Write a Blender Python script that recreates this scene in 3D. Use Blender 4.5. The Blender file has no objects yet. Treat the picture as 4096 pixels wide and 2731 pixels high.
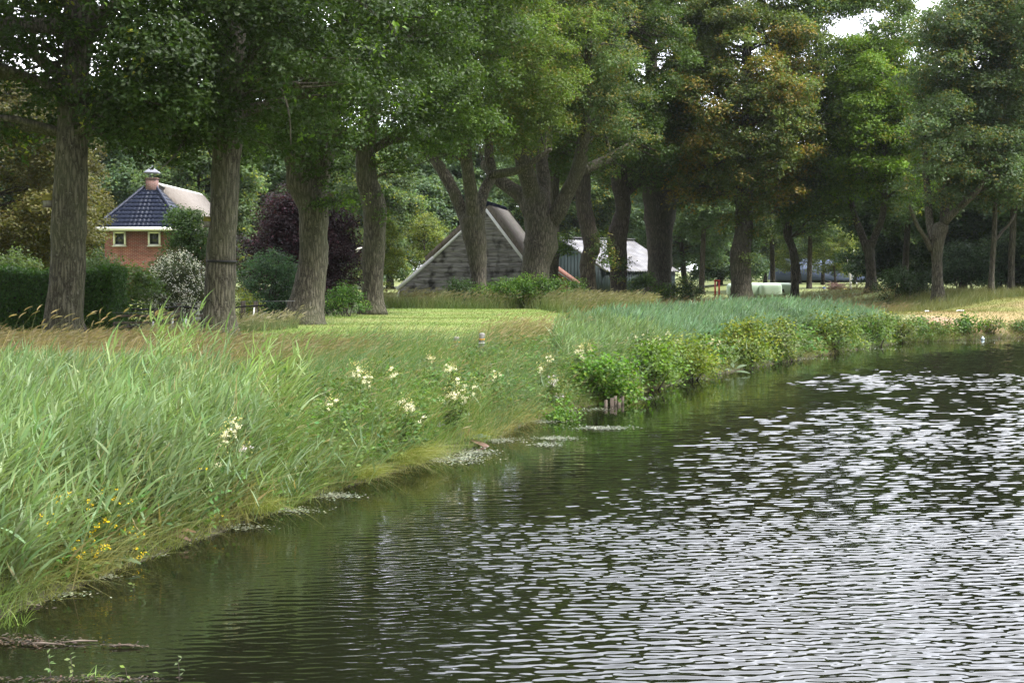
import bpy, math, random
import numpy as np
from mathutils import Vector, Matrix

S = bpy.context.scene
COL = S.collection
rng = np.random.default_rng(11)
random.seed(5)
R = math.radians

# ------------------------------------------------------------------ camera
F = 5689.0                                   # focal length in photo pixels
TH = math.atan(285.5 / F)
CAM_Z = 2.5
cd = bpy.data.cameras.new('camera')
cd.sensor_width = 36.0
cd.lens = 50.0
cd.clip_end = 3000
cam = bpy.data.objects.new('camera', cd)
COL.objects.link(cam)
cam.location = (0, 0, CAM_Z)
cam.rotation_euler = (R(90) - TH, 0, 0)
S.camera = cam

# ------------------------------------------------------------------ world, sun, exposure
SUN_EL, SUN_AZ = R(57), R(118)               # azimuth clockwise from +Y
W = bpy.data.worlds.new('World')
S.world = W
W.use_nodes = True
nt = W.node_tree
for n in list(nt.nodes):
    nt.nodes.remove(n)
N = nt.nodes.new
out = N('ShaderNodeOutputWorld')
bg = N('ShaderNodeBackground')
sky = N('ShaderNodeTexSky')
sky.sky_type = 'NISHITA'
sky.sun_disc = False
sky.sun_elevation = SUN_EL
sky.sun_rotation = SUN_AZ
sky.air_density = 1.0
sky.dust_density = 2.0
tc = N('ShaderNodeTexCoord')
mp = N('ShaderNodeMapping')
mp.inputs['Scale'].default_value = (1.6, 1.6, 3.6)
nz = N('ShaderNodeTexNoise')
nz.inputs['Scale'].default_value = 1.7
nz.inputs['Detail'].default_value = 6
nz.inputs['Roughness'].default_value = 0.55
cr = N('ShaderNodeValToRGB')
cr.color_ramp.elements[0].position = 0.30
cr.color_ramp.elements[0].color = (0.62, 0.62, 0.62, 1)
cr.color_ramp.elements[1].position = 0.62
cr.color_ramp.elements[1].color = (1, 1, 1, 1)
cr2 = N('ShaderNodeValToRGB')
cr2.color_ramp.elements[0].position = 0.32
cr2.color_ramp.elements[0].color = (7.6, 7.8, 8.6, 1)
cr2.color_ramp.elements[1].position = 0.7
cr2.color_ramp.elements[1].color = (10.4, 10.5, 11.1, 1)
mx = N('ShaderNodeMixRGB')
L = nt.links.new
L(tc.outputs['Generated'], mp.inputs['Vector'])
L(mp.outputs['Vector'], nz.inputs['Vector'])
L(nz.outputs['Fac'], cr.inputs['Fac'])
L(nz.outputs['Fac'], cr2.inputs['Fac'])
L(cr.outputs['Color'], mx.inputs['Fac'])
L(sky.outputs['Color'], mx.inputs['Color1'])
L(cr2.outputs['Color'], mx.inputs['Color2'])
dp = N('ShaderNodeVectorMath')                 # the cloud deck is brightest ahead, over the canal
dp.operation = 'DOT_PRODUCT'
dp.inputs[1].default_value = (0.25, 0.80, 0.545)
L(tc.outputs['Generated'], dp.inputs[0])
mr = N('ShaderNodeMapRange')
mr.interpolation_type = 'SMOOTHSTEP'
mr.inputs['From Min'].default_value = 0.1
mr.inputs['From Max'].default_value = 0.75
mr.inputs['To Min'].default_value = 0.6
mr.inputs['To Max'].default_value = 2.5
L(dp.outputs['Value'], mr.inputs['Value'])
ml = N('ShaderNodeMixRGB')
ml.blend_type = 'MULTIPLY'
ml.inputs['Fac'].default_value = 1
L(mx.outputs['Color'], ml.inputs['Color1'])
L(mr.outputs['Result'], ml.inputs['Color2'])
L(ml.outputs['Color'], bg.inputs['Color'])
L(bg.outputs['Background'], out.inputs['Surface'])
bg.inputs['Strength'].default_value = 0.11

sl = bpy.data.lights.new('sun', 'SUN')
sl.energy = 4.5
sl.angle = R(12)
sl.color = (1.0, 0.97, 0.935)
so = bpy.data.objects.new('sun', sl)
COL.objects.link(so)
sdir = Vector((math.sin(SUN_AZ) * math.cos(SUN_EL), math.cos(SUN_AZ) * math.cos(SUN_EL), math.sin(SUN_EL)))
so.rotation_euler = sdir.to_track_quat('Z', 'Y').to_euler()
so.location = (30, -30, 60)

S.view_settings.view_transform = 'Standard'
S.view_settings.look = 'None'
S.view_settings.gamma = 1.0
S.view_settings.use_curve_mapping = False
S.view_settings.exposure = 1.05
cy = S.cycles
cy.use_denoising = True
cy.max_bounces = 8
cy.diffuse_bounces = 4
cy.glossy_bounces = 3
cy.transmission_bounces = 4
cy.transparent_max_bounces = 6
cy.sample_clamp_indirect = 6.0


# ------------------------------------------------------------------ helpers
def at(px, py, D):
    """World point at depth Y = D seen at photo pixel (px, py)."""
    u = (px - 2048.0) / F
    v = (1365.5 - py) / F
    d = np.array([u, math.cos(TH) + v * math.sin(TH), -math.sin(TH) + v * math.cos(TH)])
    return d * (D / d[1]) + np.array([0, 0, CAM_Z])


def atx(px, D):
    return (px - 2048.0) / F * D


def smooth(a, b, x):
    t = np.clip((np.asarray(x, float) - a) / (b - a), 0, 1)
    return t * t * (3 - 2 * t)


def unit(v):
    return v / np.maximum(np.linalg.norm(v, axis=-1, keepdims=True), 1e-9)


_P = np.random.default_rng(3).random(4096)


def vnoise(p):
    """Value noise 0..1 on (N,3) points."""
    p = np.asarray(p, float)
    i = np.floor(p).astype(np.int64)
    f = p - i
    f = f * f * (3 - 2 * f)
    r = 0
    for dx in (0, 1):
        for dy in (0, 1):
            for dz in (0, 1):
                h = ((i[:, 0] + dx) * 374761 + (i[:, 1] + dy) * 668265 + (i[:, 2] + dz) * 974711) % 4096
                w = (f[:, 0] if dx else 1 - f[:, 0]) * (f[:, 1] if dy else 1 - f[:, 1]) * (f[:, 2] if dz else 1 - f[:, 2])
                r = r + w * _P[h]
    return r


def tag(o, label=None, cat=None, group=None, kind=None):
    if label: o['label'] = label
    if cat: o['category'] = cat
    if group: o['group'] = group
    if kind: o['kind'] = kind
    return o


def thing(name, label, cat, loc, group=None):
    o = bpy.data.objects.new(name, None)
    o.empty_display_size = 0.3
    COL.objects.link(o)
    o.location = tuple(float(v) for v in loc)
    return tag(o, label, cat, group)


def origin_of(o):
    v = Vector((0, 0, 0))
    while o is not None:
        v = v + o.location
        o = o.parent
    return np.array(v)


class MB:
    """Collects world-space geometry and links it as ONE mesh object."""
    def __init__(self):
        self.V, self.Fq, self.Ft, self.C, self.n, self.poly = [], [], [], [], 0, []

    def add(self, V, quads=None, tris=None, cols=None):
        V = np.asarray(V, float).reshape(-1, 3)
        if quads is not None and len(quads): self.Fq.append(np.asarray(quads, np.int64).reshape(-1, 4) + self.n)
        if tris is not None and len(tris): self.Ft.append(np.asarray(tris, np.int64).reshape(-1, 3) + self.n)
        self.V.append(V)
        if cols is None: cols = np.ones((len(V), 3)) * 0.5
        cols = np.asarray(cols, float)
        if cols.ndim == 1: cols = np.tile(cols, (len(V), 1))
        self.C.append(cols)
        self.n += len(V)
        return self

    def box(self, c, s, rz=0, ry=0, rx=0):
        x, y, z = np.array(s) / 2.0
        V = np.array([[-x, -y, -z], [x, -y, -z], [x, y, -z], [-x, y, -z], [-x, -y, z], [x, -y, z], [x, y, z], [-x, y, z]])
        M = np.array(Matrix.Rotation(rz, 3, 'Z') @ Matrix.Rotation(ry, 3, 'Y') @ Matrix.Rotation(rx, 3, 'X'))
        V = V @ M.T + np.array(c)
        q = [[0, 3, 2, 1], [4, 5, 6, 7], [0, 1, 5, 4], [1, 2, 6, 5], [2, 3, 7, 6], [3, 0, 4, 7]]
        return self.add(V, q)

    def bar(self, a, b, w, h=None, up=(0, 0, 1)):
        """Rectangular bar from a to b."""
        a, b = np.array(a, float), np.array(b, float)
        h = h or w
        d = unit(b - a)
        up = np.array(up, float)
        if abs(d @ up) > 0.98: up = np.array([0, 1.0, 0])
        s = unit(np.cross(d, up))
        t = np.cross(s, d)
        V = [p + sx * s * w / 2 + tx * t * h / 2 for p in (a, b) for sx, tx in ((-1, -1), (1, -1), (1, 1), (-1, 1))]
        return self.add(V, [[0, 1, 2, 3], [7, 6, 5, 4], [0, 4, 5, 1], [1, 5, 6, 2], [2, 6, 7, 3], [3, 7, 4, 0]])

    def tube(self, P, rad, seg=8, noise=0.0, cap=True, lump=0.0, col=None):
        P = np.asarray(P, float)
        rad = np.asarray(rad, float) * np.ones(len(P))
        n = len(P)
        T = unit(np.gradient(P, axis=0))
        ref = np.array([0, 1.0, 0]) if abs(T[0, 1]) < 0.9 else np.array([1.0, 0, 0])
        s = unit(np.cross(T, ref[None]))
        t = np.cross(T, s)
        a = np.linspace(0, 2 * math.pi, seg, endpoint=False)
        ring = s[:, None] * np.cos(a)[None, :, None] + t[:, None] * np.sin(a)[None, :, None]
        rr = rad[:, None] * np.ones((1, seg))
        if noise:
            base = (P[:, None] + ring * rr[..., None]).reshape(-1, 3)
            rr = rr * (1 + noise * 2 * (vnoise(base * 5.0 + 17) - 0.5).reshape(n, seg) + lump * 2 * (vnoise(base * 1.4 + 5) - 0.5).reshape(n, seg))
        V = P[:, None] + ring * rr[..., None]
        i = np.arange(n - 1)[:, None] * seg
        j = np.arange(seg)[None]
        j2 = (j + 1) % seg
        q = np.stack([i + j, i + j2, i + seg + j2, i + seg + j], -1).reshape(-1, 4)
        V = V.reshape(-1, 3)
        tr = []
        if cap:
            V = np.vstack([V, P[:1], P[-1:]])
            k0, k1 = n * seg, n * seg + 1
            tr = [[k0, (k + 1) % seg, k] for k in range(seg)] + [[k1, (n - 1) * seg + k, (n - 1) * seg + (k + 1) % seg] for k in range(seg)]
        return self.add(V, q, tr, col)

    def lathe(self, prof, c, seg=20):
        """prof: list of (radius, z)."""
        P = np.array([[c[0], c[1], c[2] + z] for r, z in prof])
        return self.ringtube(P, [r for r, z in prof], seg)

    def ringtube(self, P, rad, seg):
        n = len(P)
        a = np.linspace(0, 2 * math.pi, seg, endpoint=False)
        ring = np.stack([np.cos(a), np.sin(a), 0 * a], -1)
        V = (P[:, None] + ring[None] * np.array(rad)[:, None, None]).reshape(-1, 3)
        i = np.arange(n - 1)[:, None] * seg
        j = np.arange(seg)[None]
        j2 = (j + 1) % seg
        q = np.stack([i + j, i + j2, i + seg + j2, i + seg + j], -1).reshape(-1, 4)
        V = np.vstack([V, P[:1], P[-1:]])
        tr = [[n * seg, (k + 1) % seg, k] for k in range(seg)] + [[n * seg + 1, (n - 1) * seg + k, (n - 1) * seg + (k + 1) % seg] for k in range(seg)]
        return self.add(V, q, tr)

    def prism(self, poly, d):
        """Extrude a planar polygon (list of 3-D points) by vector d."""
        poly = np.array(poly, float)
        k = len(poly)
        V = np.vstack([poly, poly + np.array(d)])
        b = self.n
        self.add(V, [[i, (i + 1) % k, k + (i + 1) % k, k + i] for i in range(k)])
        self.poly.append([b + i for i in range(k)][::-1])
        self.poly.append([b + k + i for i in range(k)])
        return self

    def leaves(self, P, nrm, size, col, aspect=0.6, fold=0.18, axis=None):
        """Kite leaves folded along the midrib."""
        n = len(P)
        nrm = unit(nrm)
        r = rng.normal(size=(n, 3)) if axis is None else axis
        ax = unit(r - nrm * (r * nrm).sum(1, keepdims=True))
        sd = np.cross(nrm, ax)
        size = (np.ones(n) * size)[:, None]
        b = P
        tip = P + ax * size
        m = P + ax * size * 0.48 + nrm * size * fold
        w = size * aspect / 2
        V = np.stack([b, m + sd * w, tip, m - sd * w], 1).reshape(-1, 3)
        i = np.arange(n)[:, None] * 4
        tr = np.concatenate([i + np.array([[0, 2, 1]]), i + np.array([[0, 3, 2]])], 1).reshape(-1, 3)
        return self.add(V, None, tr, np.repeat(col, 4, axis=0))

    def blades(self, P, d, Ln, Wd, bend, col, K=3, prof=None, side=None, tipcol=None):
        """Curved strips: p(t) = P + d*L*t + bend*L*t^2."""
        n = len(P)
        d = unit(d)
        Ln = (np.ones(n) * Ln)[:, None]
        Wd = (np.ones(n) * Wd)[:, None]
        if side is None:
            a = rng.random(n) * 2 * math.pi
            hv = np.stack([np.cos(a), np.sin(a) * 0.6, 0 * a], 1)
            side = unit(hv - d * (hv * d).sum(1, keepdims=True))
        prof = prof or (lambda t: 1 - 0.92 * t ** 1.6)
        t = np.linspace(0, 1, K + 1)
        V = np.zeros((n, K + 1, 2, 3))
        for k, tt in enumerate(t):
            c = P + d * Ln * tt + bend * Ln * tt * tt
            w = Wd * prof(tt) / 2
            V[:, k, 0] = c - side * w
            V[:, k, 1] = c + side * w
        b = np.arange(n)[:, None, None] * (2 * (K + 1))
        k = np.arange(K)[None, :, None] * 2
        q = (b + k + np.array([[[0, 1, 3, 2]]])).reshape(-1, 4)
        if tipcol is None:
            C = np.repeat(col, 2 * (K + 1), axis=0)
        else:
            tt = np.repeat(t, 2)[None, :, None]
            C = (col[:, None] * (1 - tt ** 2) + tipcol[:, None] * tt ** 2).reshape(-1, 3)
        return self.add(V.reshape(-1, 3), q, None, C)

    def build(self, name, mat, parent=None, smooth=False, color=True):
        V = np.concatenate(self.V)
        o0 = origin_of(parent) if parent is not None else np.zeros(3)
        me = bpy.data.meshes.new(name)
        fq = np.concatenate(self.Fq) if self.Fq else np.zeros((0, 4), np.int64)
        ft = np.concatenate(self.Ft) if self.Ft else np.zeros((0, 3), np.int64)
        pl = self.poly
        loops = np.concatenate([fq.ravel(), ft.ravel()] + [np.array(p) for p in pl]).astype(np.int32)
        cnt = np.concatenate([np.full(len(fq), 4), np.full(len(ft), 3), np.array([len(p) for p in pl], int)]).astype(np.int32)
        start = np.concatenate([[0], np.cumsum(cnt)[:-1]]).astype(np.int32)
        me.vertices.add(len(V))
        me.vertices.foreach_set('co', (V - o0).astype(np.float32).ravel())
        me.loops.add(len(loops))
        me.loops.foreach_set('vertex_index', loops)
        me.polygons.add(len(cnt))
        me.polygons.foreach_set('loop_start', start)
        me.polygons.foreach_set('loop_total', cnt)
        if smooth:
            me.polygons.foreach_set('use_smooth', np.ones(len(cnt), bool))
        me.update(calc_edges=True)
        if color:
            C = np.concatenate(self.C)
            at_ = me.color_attributes.new('Col', 'FLOAT_COLOR', 'POINT')
            at_.data.foreach_set('color', np.hstack([C, np.ones((len(C), 1))]).astype(np.float32).ravel())
        me.validate()
        me.materials.append(mat)
        o = bpy.data.objects.new(name, me)
        COL.objects.link(o)
        if parent is not None:
            o.parent = parent
        return o


# ------------------------------------------------------------------ materials
def newmat(name):
    m = bpy.data.materials.new(name)
    m.use_nodes = True
    t = m.node_tree
    return m, t, t.nodes.new, t.links.new, t.nodes['Principled BSDF']


def foliage(name, trans=0.35, rough=0.5, spec=0.35, boost=1.25):
    m, t, N, L, p = newmat(name)
    a = N('ShaderNodeAttribute')
    a.attribute_name = 'Col'
    p.inputs['Roughness'].default_value = rough
    p.inputs['Specular IOR Level'].default_value = spec
    L(a.outputs['Color'], p.inputs['Base Color'])
    tr = N('ShaderNodeBsdfTranslucent')
    mul = N('ShaderNodeMixRGB')
    mul.blend_type = 'MULTIPLY'
    mul.inputs['Fac'].default_value = 1
    mul.inputs['Color2'].default_value = (boost * 1.05, boost * 1.1, boost * 0.55, 1)
    L(a.outputs['Color'], mul.inputs['Color1'])
    L(mul.outputs['Color'], tr.inputs['Color'])
    mx = N('ShaderNodeMixShader')
    mx.inputs['Fac'].default_value = trans
    L(p.outputs['BSDF'], mx.inputs[1])
    L(tr.outputs['BSDF'], mx.inputs[2])
    L(mx.outputs['Shader'], t.nodes['Material Output'].inputs['Surface'])
    return m


def pmat(name, c1, c2, scale=(3, 3, 3), rough=0.7, bump=0.0, bdist=0.02, spec=0.3, lo=0.35, hi=0.65, detail=5, c3=None, s3=0.6):
    m, t, N, L, p = newmat(name)
    tc = N('ShaderNodeTexCoord')
    mp = N('ShaderNodeMapping')
    mp.inputs['Scale'].default_value = scale
    nz = N('ShaderNodeTexNoise')
    nz.inputs['Scale'].default_value = 1
    nz.inputs['Detail'].default_value = detail
    cr = N('ShaderNodeValToRGB')
    cr.color_ramp.elements[0].position = lo
    cr.color_ramp.elements[1].position = hi
    cr.color_ramp.elements[0].color = (*c1, 1)
    cr.color_ramp.elements[1].color = (*c2, 1)
    L(tc.outputs['Object'], mp.inputs['Vector'])
    L(mp.outputs['Vector'], nz.inputs['Vector'])
    L(nz.outputs['Fac'], cr.inputs['Fac'])
    colout = cr.outputs['Color']
    if c3 is not None:
        n3 = N('ShaderNodeTexNoise')
        n3.inputs['Scale'].default_value = s3
        n3.inputs['Detail'].default_value = 4
        L(tc.outputs['Object'], n3.inputs['Vector'])
        r3 = N('ShaderNodeValToRGB')
        r3.color_ramp.elements[0].position = 0.5
        r3.color_ramp.elements[1].position = 0.68
        L(n3.outputs['Fac'], r3.inputs['Fac'])
        mxx = N('ShaderNodeMixRGB')
        L(r3.outputs['Color'], mxx.inputs['Fac'])
        L(colout, mxx.inputs['Color1'])
        mxx.inputs['Color2'].default_value = (*c3, 1)
        colout = mxx.outputs['Color']
    L(colout, p.inputs['Base Color'])
    p.inputs['Roughness'].default_value = rough
    p.inputs['Specular IOR Level'].default_value = spec
    if bump:
        b = N('ShaderNodeBump')
        b.inputs['Strength'].default_value = bump
        b.inputs['Distance'].default_value = bdist
        L(nz.outputs['Fac'], b.inputs['Height'])
        L(b.outputs['Normal'], p.inputs['Normal'])
    return m


def bark_mat(name, dark, light, moss):
    m, t, N, L, p = newmat(name)
    tc = N('ShaderNodeTexCoord')
    mp = N('ShaderNodeMapping')
    mp.inputs['Scale'].default_value = (11, 11, 1.9)
    ds = N('ShaderNodeTexNoise')
    ds.inputs['Scale'].default_value = 2.0
    add = N('ShaderNodeMixRGB')
    add.blend_type = 'ADD'
    add.inputs['Fac'].default_value = 0.9
    vo = N('ShaderNodeTexVoronoi')
    vo.feature = 'DISTANCE_TO_EDGE'
    vo.inputs['Scale'].default_value = 1.0
    L(tc.outputs['Object'], mp.inputs['Vector'])
    L(mp.outputs['Vector'], ds.inputs['Vector'])
    L(mp.outputs['Vector'], add.inputs['Color1'])
    L(ds.outputs['Color'], add.inputs['Color2'])
    L(add.outputs['Color'], vo.inputs['Vector'])
    nz = N('ShaderNodeTexNoise')
    nz.inputs['Scale'].default_value = 40
    nz.inputs['Detail'].default_value = 4
    L(tc.outputs['Object'], nz.inputs['Vector'])
    ma = N('ShaderNodeMath')
    ma.operation = 'MULTIPLY_ADD'
    L(nz.outputs['Fac'], ma.inputs[0])
    ma.inputs[1].default_value = 0.35
    L(vo.outputs['Distance'], ma.inputs[2])
    cr = N('ShaderNodeValToRGB')
    cr.color_ramp.elements[0].position = 0.14
    cr.color_ramp.elements[0].color = (*dark, 1)
    cr.color_ramp.elements[1].position = 0.52
    cr.color_ramp.elements[1].color = (*light, 1)
    L(ma.outputs['Value'], cr.inputs['Fac'])
    n2 = N('ShaderNodeTexNoise')
    n2.inputs['Scale'].default_value = 0.9
    n2.inputs['Detail'].default_value = 5
    L(tc.outputs['Object'], n2.inputs['Vector'])
    r2 = N('ShaderNodeValToRGB')
    r2.color_ramp.elements[0].position = 0.42
    r2.color_ramp.elements[1].position = 0.75
    r2.color_ramp.elements[1].color = (0.75, 0.75, 0.75, 1)
    L(n2.outputs['Fac'], r2.inputs['Fac'])
    mo = N('ShaderNodeMixRGB')
    L(r2.outputs['Color'], mo.inputs['Fac'])
    L(cr.outputs['Color'], mo.inputs['Color1'])
    mo.inputs['Color2'].default_value = (*moss, 1)
    mul = N('ShaderNodeMixRGB')
    mul.blend_type = 'MULTIPLY'
    mul.inputs['Fac'].default_value = 0.0
    L(mo.outputs['Color'], mul.inputs['Color1'])
    L(cr.outputs['Color'], mul.inputs['Color2'])
    # lichen flecks
    n4 = N('ShaderNodeTexNoise')
    n4.inputs['Scale'].default_value = 11
    n4.inputs['Detail'].default_value = 3
    L(tc.outputs['Object'], n4.inputs['Vector'])
    r4 = N('ShaderNodeValToRGB')
    r4.color_ramp.elements[0].position = 0.62
    r4.color_ramp.elements[1].position = 0.74
    L(n4.outputs['Fac'], r4.inputs['Fac'])
    m4 = N('ShaderNodeMixRGB')
    L(r4.outputs['Color'], m4.inputs['Fac'])
    L(mul.outputs['Color'], m4.inputs['Color1'])
    m4.inputs['Color2'].default_value = (0.15, 0.14, 0.115, 1)
    L(m4.outputs['Color'], p.inputs['Base Color'])
    p.inputs['Roughness'].default_value = 0.9
    p.inputs['Specular IOR Level'].default_value = 0.15
    b = N('ShaderNodeBump')
    b.inputs['Strength'].default_value = 1.0
    b.inputs['Distance'].default_value = 0.05
    L(ma.outputs['Value'], b.inputs['Height'])
    L(b.outputs['Normal'], p.inputs['Normal'])
    return m


def brick_mat(name, c1, c2, mortar, axes='xz', sc=1.0):
    m, t, N, L, p = newmat(name)
    tc = N('ShaderNodeTexCoord')
    sp = N('ShaderNodeSeparateXYZ')
    cb = N('ShaderNodeCombineXYZ')
    L(tc.outputs['Object'], sp.inputs[0])
    L(sp.outputs['X' if axes[0] == 'x' else 'Y'], cb.inputs['X'])
    L(sp.outputs['Z'], cb.inputs['Y'])
    br = N('ShaderNodeTexBrick')
    br.inputs['Scale'].default_value = sc
    br.inputs['Brick Width'].default_value = 0.23
    br.inputs['Row Height'].default_value = 0.075
    br.inputs['Mortar Size'].default_value = 0.010
    br.inputs['Color1'].default_value = (*c1, 1)
    br.inputs['Color2'].default_value = (*c2, 1)
    br.inputs['Mortar'].default_value = (*mortar, 1)
    L(cb.outputs[0], br.inputs['Vector'])
    nz = N('ShaderNodeTexNoise')
    nz.inputs['Scale'].default_value = 3
    L(tc.outputs['Object'], nz.inputs['Vector'])
    mx = N('ShaderNodeMixRGB')
    mx.blend_type = 'OVERLAY'
    mx.inputs['Fac'].default_value = 0.5
    L(br.outputs['Color'], mx.inputs['Color1'])
    L(nz.outputs['Fac'], mx.inputs['Color2'])
    L(mx.outputs['Color'], p.inputs['Base Color'])
    p.inputs['Roughness'].default_value = 0.85
    b = N('ShaderNodeBump')
    b.inputs['Strength'].default_value = 0.5
    b.inputs['Distance'].default_value = 0.01
    b.invert = True
    L(br.outputs['Fac'], b.inputs['Height'])
    L(b.outputs['Normal'], p.inputs['Normal'])
    return m


def attrmat(name, rough=0.9, noise=0.35, nscale=6.0, bump=0.4, bdist=0.03, spec=0.2):
    m, t, N, L, p = newmat(name)
    a = N('ShaderNodeAttribute')
    a.attribute_name = 'Col'
    tc = N('ShaderNodeTexCoord')
    nz = N('ShaderNodeTexNoise')
    nz.inputs['Scale'].default_value = nscale
    nz.inputs['Detail'].default_value = 8
    nz.inputs['Roughness'].default_value = 0.65
    L(tc.outputs['Object'], nz.inputs['Vector'])
    cr = N('ShaderNodeValToRGB')
    cr.color_ramp.elements[0].position = 0.3
    cr.color_ramp.elements[1].position = 0.7
    cr.color_ramp.elements[0].color = (1 - noise, 1 - noise, 1 - noise, 1)
    cr.color_ramp.elements[1].color = (1 + noise, 1 + noise, 1 + noise, 1)
    L(nz.outputs['Fac'], cr.inputs['Fac'])
    mx = N('ShaderNodeMixRGB')
    mx.blend_type = 'MULTIPLY'
    mx.inputs['Fac'].default_value = 1
    L(a.outputs['Color'], mx.inputs['Color1'])
    L(cr.outputs['Color'], mx.inputs['Color2'])
    L(mx.outputs['Color'], p.inputs['Base Color'])
    p.inputs['Roughness'].default_value = rough
    p.inputs['Specular IOR Level'].default_value = spec
    b = N('ShaderNodeBump')
    b.inputs['Strength'].default_value = bump
    b.inputs['Distance'].default_value = bdist
    L(nz.outputs['Fac'], b.inputs['Height'])
    L(b.outputs['Normal'], p.inputs['Normal'])
    return m


def tile_mat(name, c1, c2, ax, px=0.25, pz=0.28, rough=0.3, bd=0.05):
    """Glazed pantile: sine columns along one axis and saw-tooth courses along z."""
    m, t, N, L, p = newmat(name)
    tc = N('ShaderNodeTexCoord')
    sp = N('ShaderNodeSeparateXYZ')
    L(tc.outputs['Object'], sp.inputs[0])

    def math_(op, a, b=None):
        n = N('ShaderNodeMath')
        n.operation = op
        for k, v in enumerate((a, b)):
            if v is None: continue
            if isinstance(v, (int, float)): n.inputs[k].default_value = v
            else: L(v, n.inputs[k])
        return n.outputs[0]
    s = math_('SINE', math_('MULTIPLY', sp.outputs[ax], 2 * math.pi / px))
    f = math_('FRACT', math_('MULTIPLY', sp.outputs['Z'], 1.0 / pz))
    h = math_('ADD', math_('MULTIPLY', s, 0.22), math_('MULTIPLY', f, -1.2))
    b = N('ShaderNodeBump')
    b.inputs['Strength'].default_value = 1
    b.inputs['Distance'].default_value = bd
    L(h, b.inputs['Height'])
    L(b.outputs['Normal'], p.inputs['Normal'])
    cr = N('ShaderNodeValToRGB')
    cr.color_ramp.elements[0].color = (*c1, 1)
    cr.color_ramp.elements[1].color = (*c2, 1)
    cr.color_ramp.elements[0].position = 0.75
    cr.color_ramp.elements[1].position = 0.2
    nz = N('ShaderNodeTexNoise')
    nz.inputs['Scale'].default_value = 4
    L(tc.outputs['Object'], nz.inputs['Vector'])
    L(nz.outputs['Fac'], cr.inputs['Fac'])
    L(cr.outputs['Color'], p.inputs['Base Color'])
    p.inputs['Roughness'].default_value = rough
    p.inputs['Specular IOR Level'].default_value = 0.25
    return m


M_leaf = foliage('oak_leaf', 0.40, 0.50, 0.25)
M_grass = foliage('grass_blade', 0.35, 0.55, 0.25, 1.2)
M_reed = foliage('reed_blade', 0.35, 0.45, 0.35, 1.15)
M_flower = foliage('petal', 0.3, 0.7, 0.1, 1.0)
M_bark = bark_mat('oak_bark', (0.022, 0.019, 0.014), (0.140, 0.126, 0.096), (0.078, 0.082, 0.044))
M_bark2 = bark_mat('dark_bark', (0.020, 0.016, 0.013), (0.110, 0.092, 0.074), (0.064, 0.062, 0.036))
M_birch = pmat('birch_bark', (0.75, 0.74, 0.70), (0.5, 0.49, 0.46), (3, 3, 14), 0.7)
M_white = pmat('white_paint', (0.78, 0.78, 0.76), (0.70, 0.70, 0.67), (2, 2, 2), 0.5)
M_brick = brick_mat('red_brick', (0.26, 0.056, 0.036), (0.19, 0.042, 0.030), (0.32, 0.25, 0.21))
M_orange = brick_mat('orange_brick', (0.40, 0.13, 0.06), (0.33, 0.10, 0.05), (0.26, 0.13, 0.09))
M_glass = pmat('dark_glass', (0.02, 0.025, 0.03), (0.035, 0.04, 0.045), (1, 1, 1), 0.08, spec=0.6)
M_tile_x = tile_mat('blue_pantile', (0.010, 0.015, 0.040), (0.016, 0.022, 0.052), 'X', 0.25, 0.28, 0.42)
M_tile_y = tile_mat('blue_pantile_side', (0.018, 0.024, 0.055), (0.03, 0.038, 0.075), 'Y', 0.25, 0.28, 0.35)
M_thatch = pmat('thatch', (0.105, 0.085, 0.065), (0.19, 0.16, 0.13), (9, 9, 3), 0.95, 0.8, 0.05, c3=(0.11, 0.105, 0.065))
M_thatch_grey = pmat('grey_thatch', (0.135, 0.118, 0.102), (0.20, 0.178, 0.158), (9, 9, 3), 0.95, 0.7, 0.04)
M_wood = pmat('grey_board', (0.17, 0.158, 0.162), (0.44, 0.415, 0.425), (1.3, 1.3, 14), 0.85, 0.5, 0.02, c3=(0.04, 0.036, 0.036), s3=1.6)
M_post = pmat('old_wood', (0.07, 0.055, 0.042), (0.17, 0.14, 0.11), (10, 10, 2), 0.9, 0.5, 0.02)
M_metal = pmat('zinc', (0.15, 0.155, 0.18), (0.20, 0.205, 0.235), (4, 4, 4), 0.7, spec=0.2)
M_dark = pmat('black_rubber', (0.012, 0.012, 0.012), (0.02, 0.02, 0.02), (4, 4, 4), 0.7)
M_concrete = pmat('concrete', (0.13, 0.12, 0.105), (0.26, 0.245, 0.225), (14, 14, 14), 0.9, 0.4, 0.01, c3=(0.2, 0.19, 0.13), s3=4)


def hsvish(col, n, v=0.16, hue=0.10):
    c = np.array(col)[None] * (1 + rng.normal(0, v, (n, 1)))
    c = c * (1 + rng.normal(0, hue, (n, 3)) * np.array([[1, 0.3, 0.8]]))
    return np.clip(c, 0.004, 0.9)


# ------------------------------------------------------------------ shoreline and terrain
SH = np.array([(-30, -40), (-9, -6), (-6.2, 3), (-4.7, 7.0), (-3.75, 9.6), (-3.45, 10.9), (-3.2, 12), (-2.7, 13.7), (-2.1, 15.7), (-1.24, 18), (-0.17, 21.2),
               (0.55, 24.4), (1.84, 26.8), (4.2, 32.7), (9.3, 42), (13.6, 49.2), (19, 52.9), (30, 57.2), (60, 64), (150, 78), (700, 130)], float)


def shore(x, y):
    """Signed distance to the water line, positive on land (left bank)."""
    x = np.asarray(x, float)
    y = np.asarray(y, float)
    best = np.full(x.shape, 1e9)
    sg = np.zeros(x.shape)
    for a, b in zip(SH[:-1], SH[1:]):
        e = b - a
        t = np.clip(((x - a[0]) * e[0] + (y - a[1]) * e[1]) / (e @ e), 0, 1)
        dx, dy = x - a[0] - t * e[0], y - a[1] - t * e[1]
        d = np.hypot(dx, dy)
        c = e[0] * (y - a[1]) - e[1] * (x - a[0])
        k = d < best
        best = np.where(k, d, best)
        sg = np.where(k, np.sign(c), sg)
    return best * sg


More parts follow.
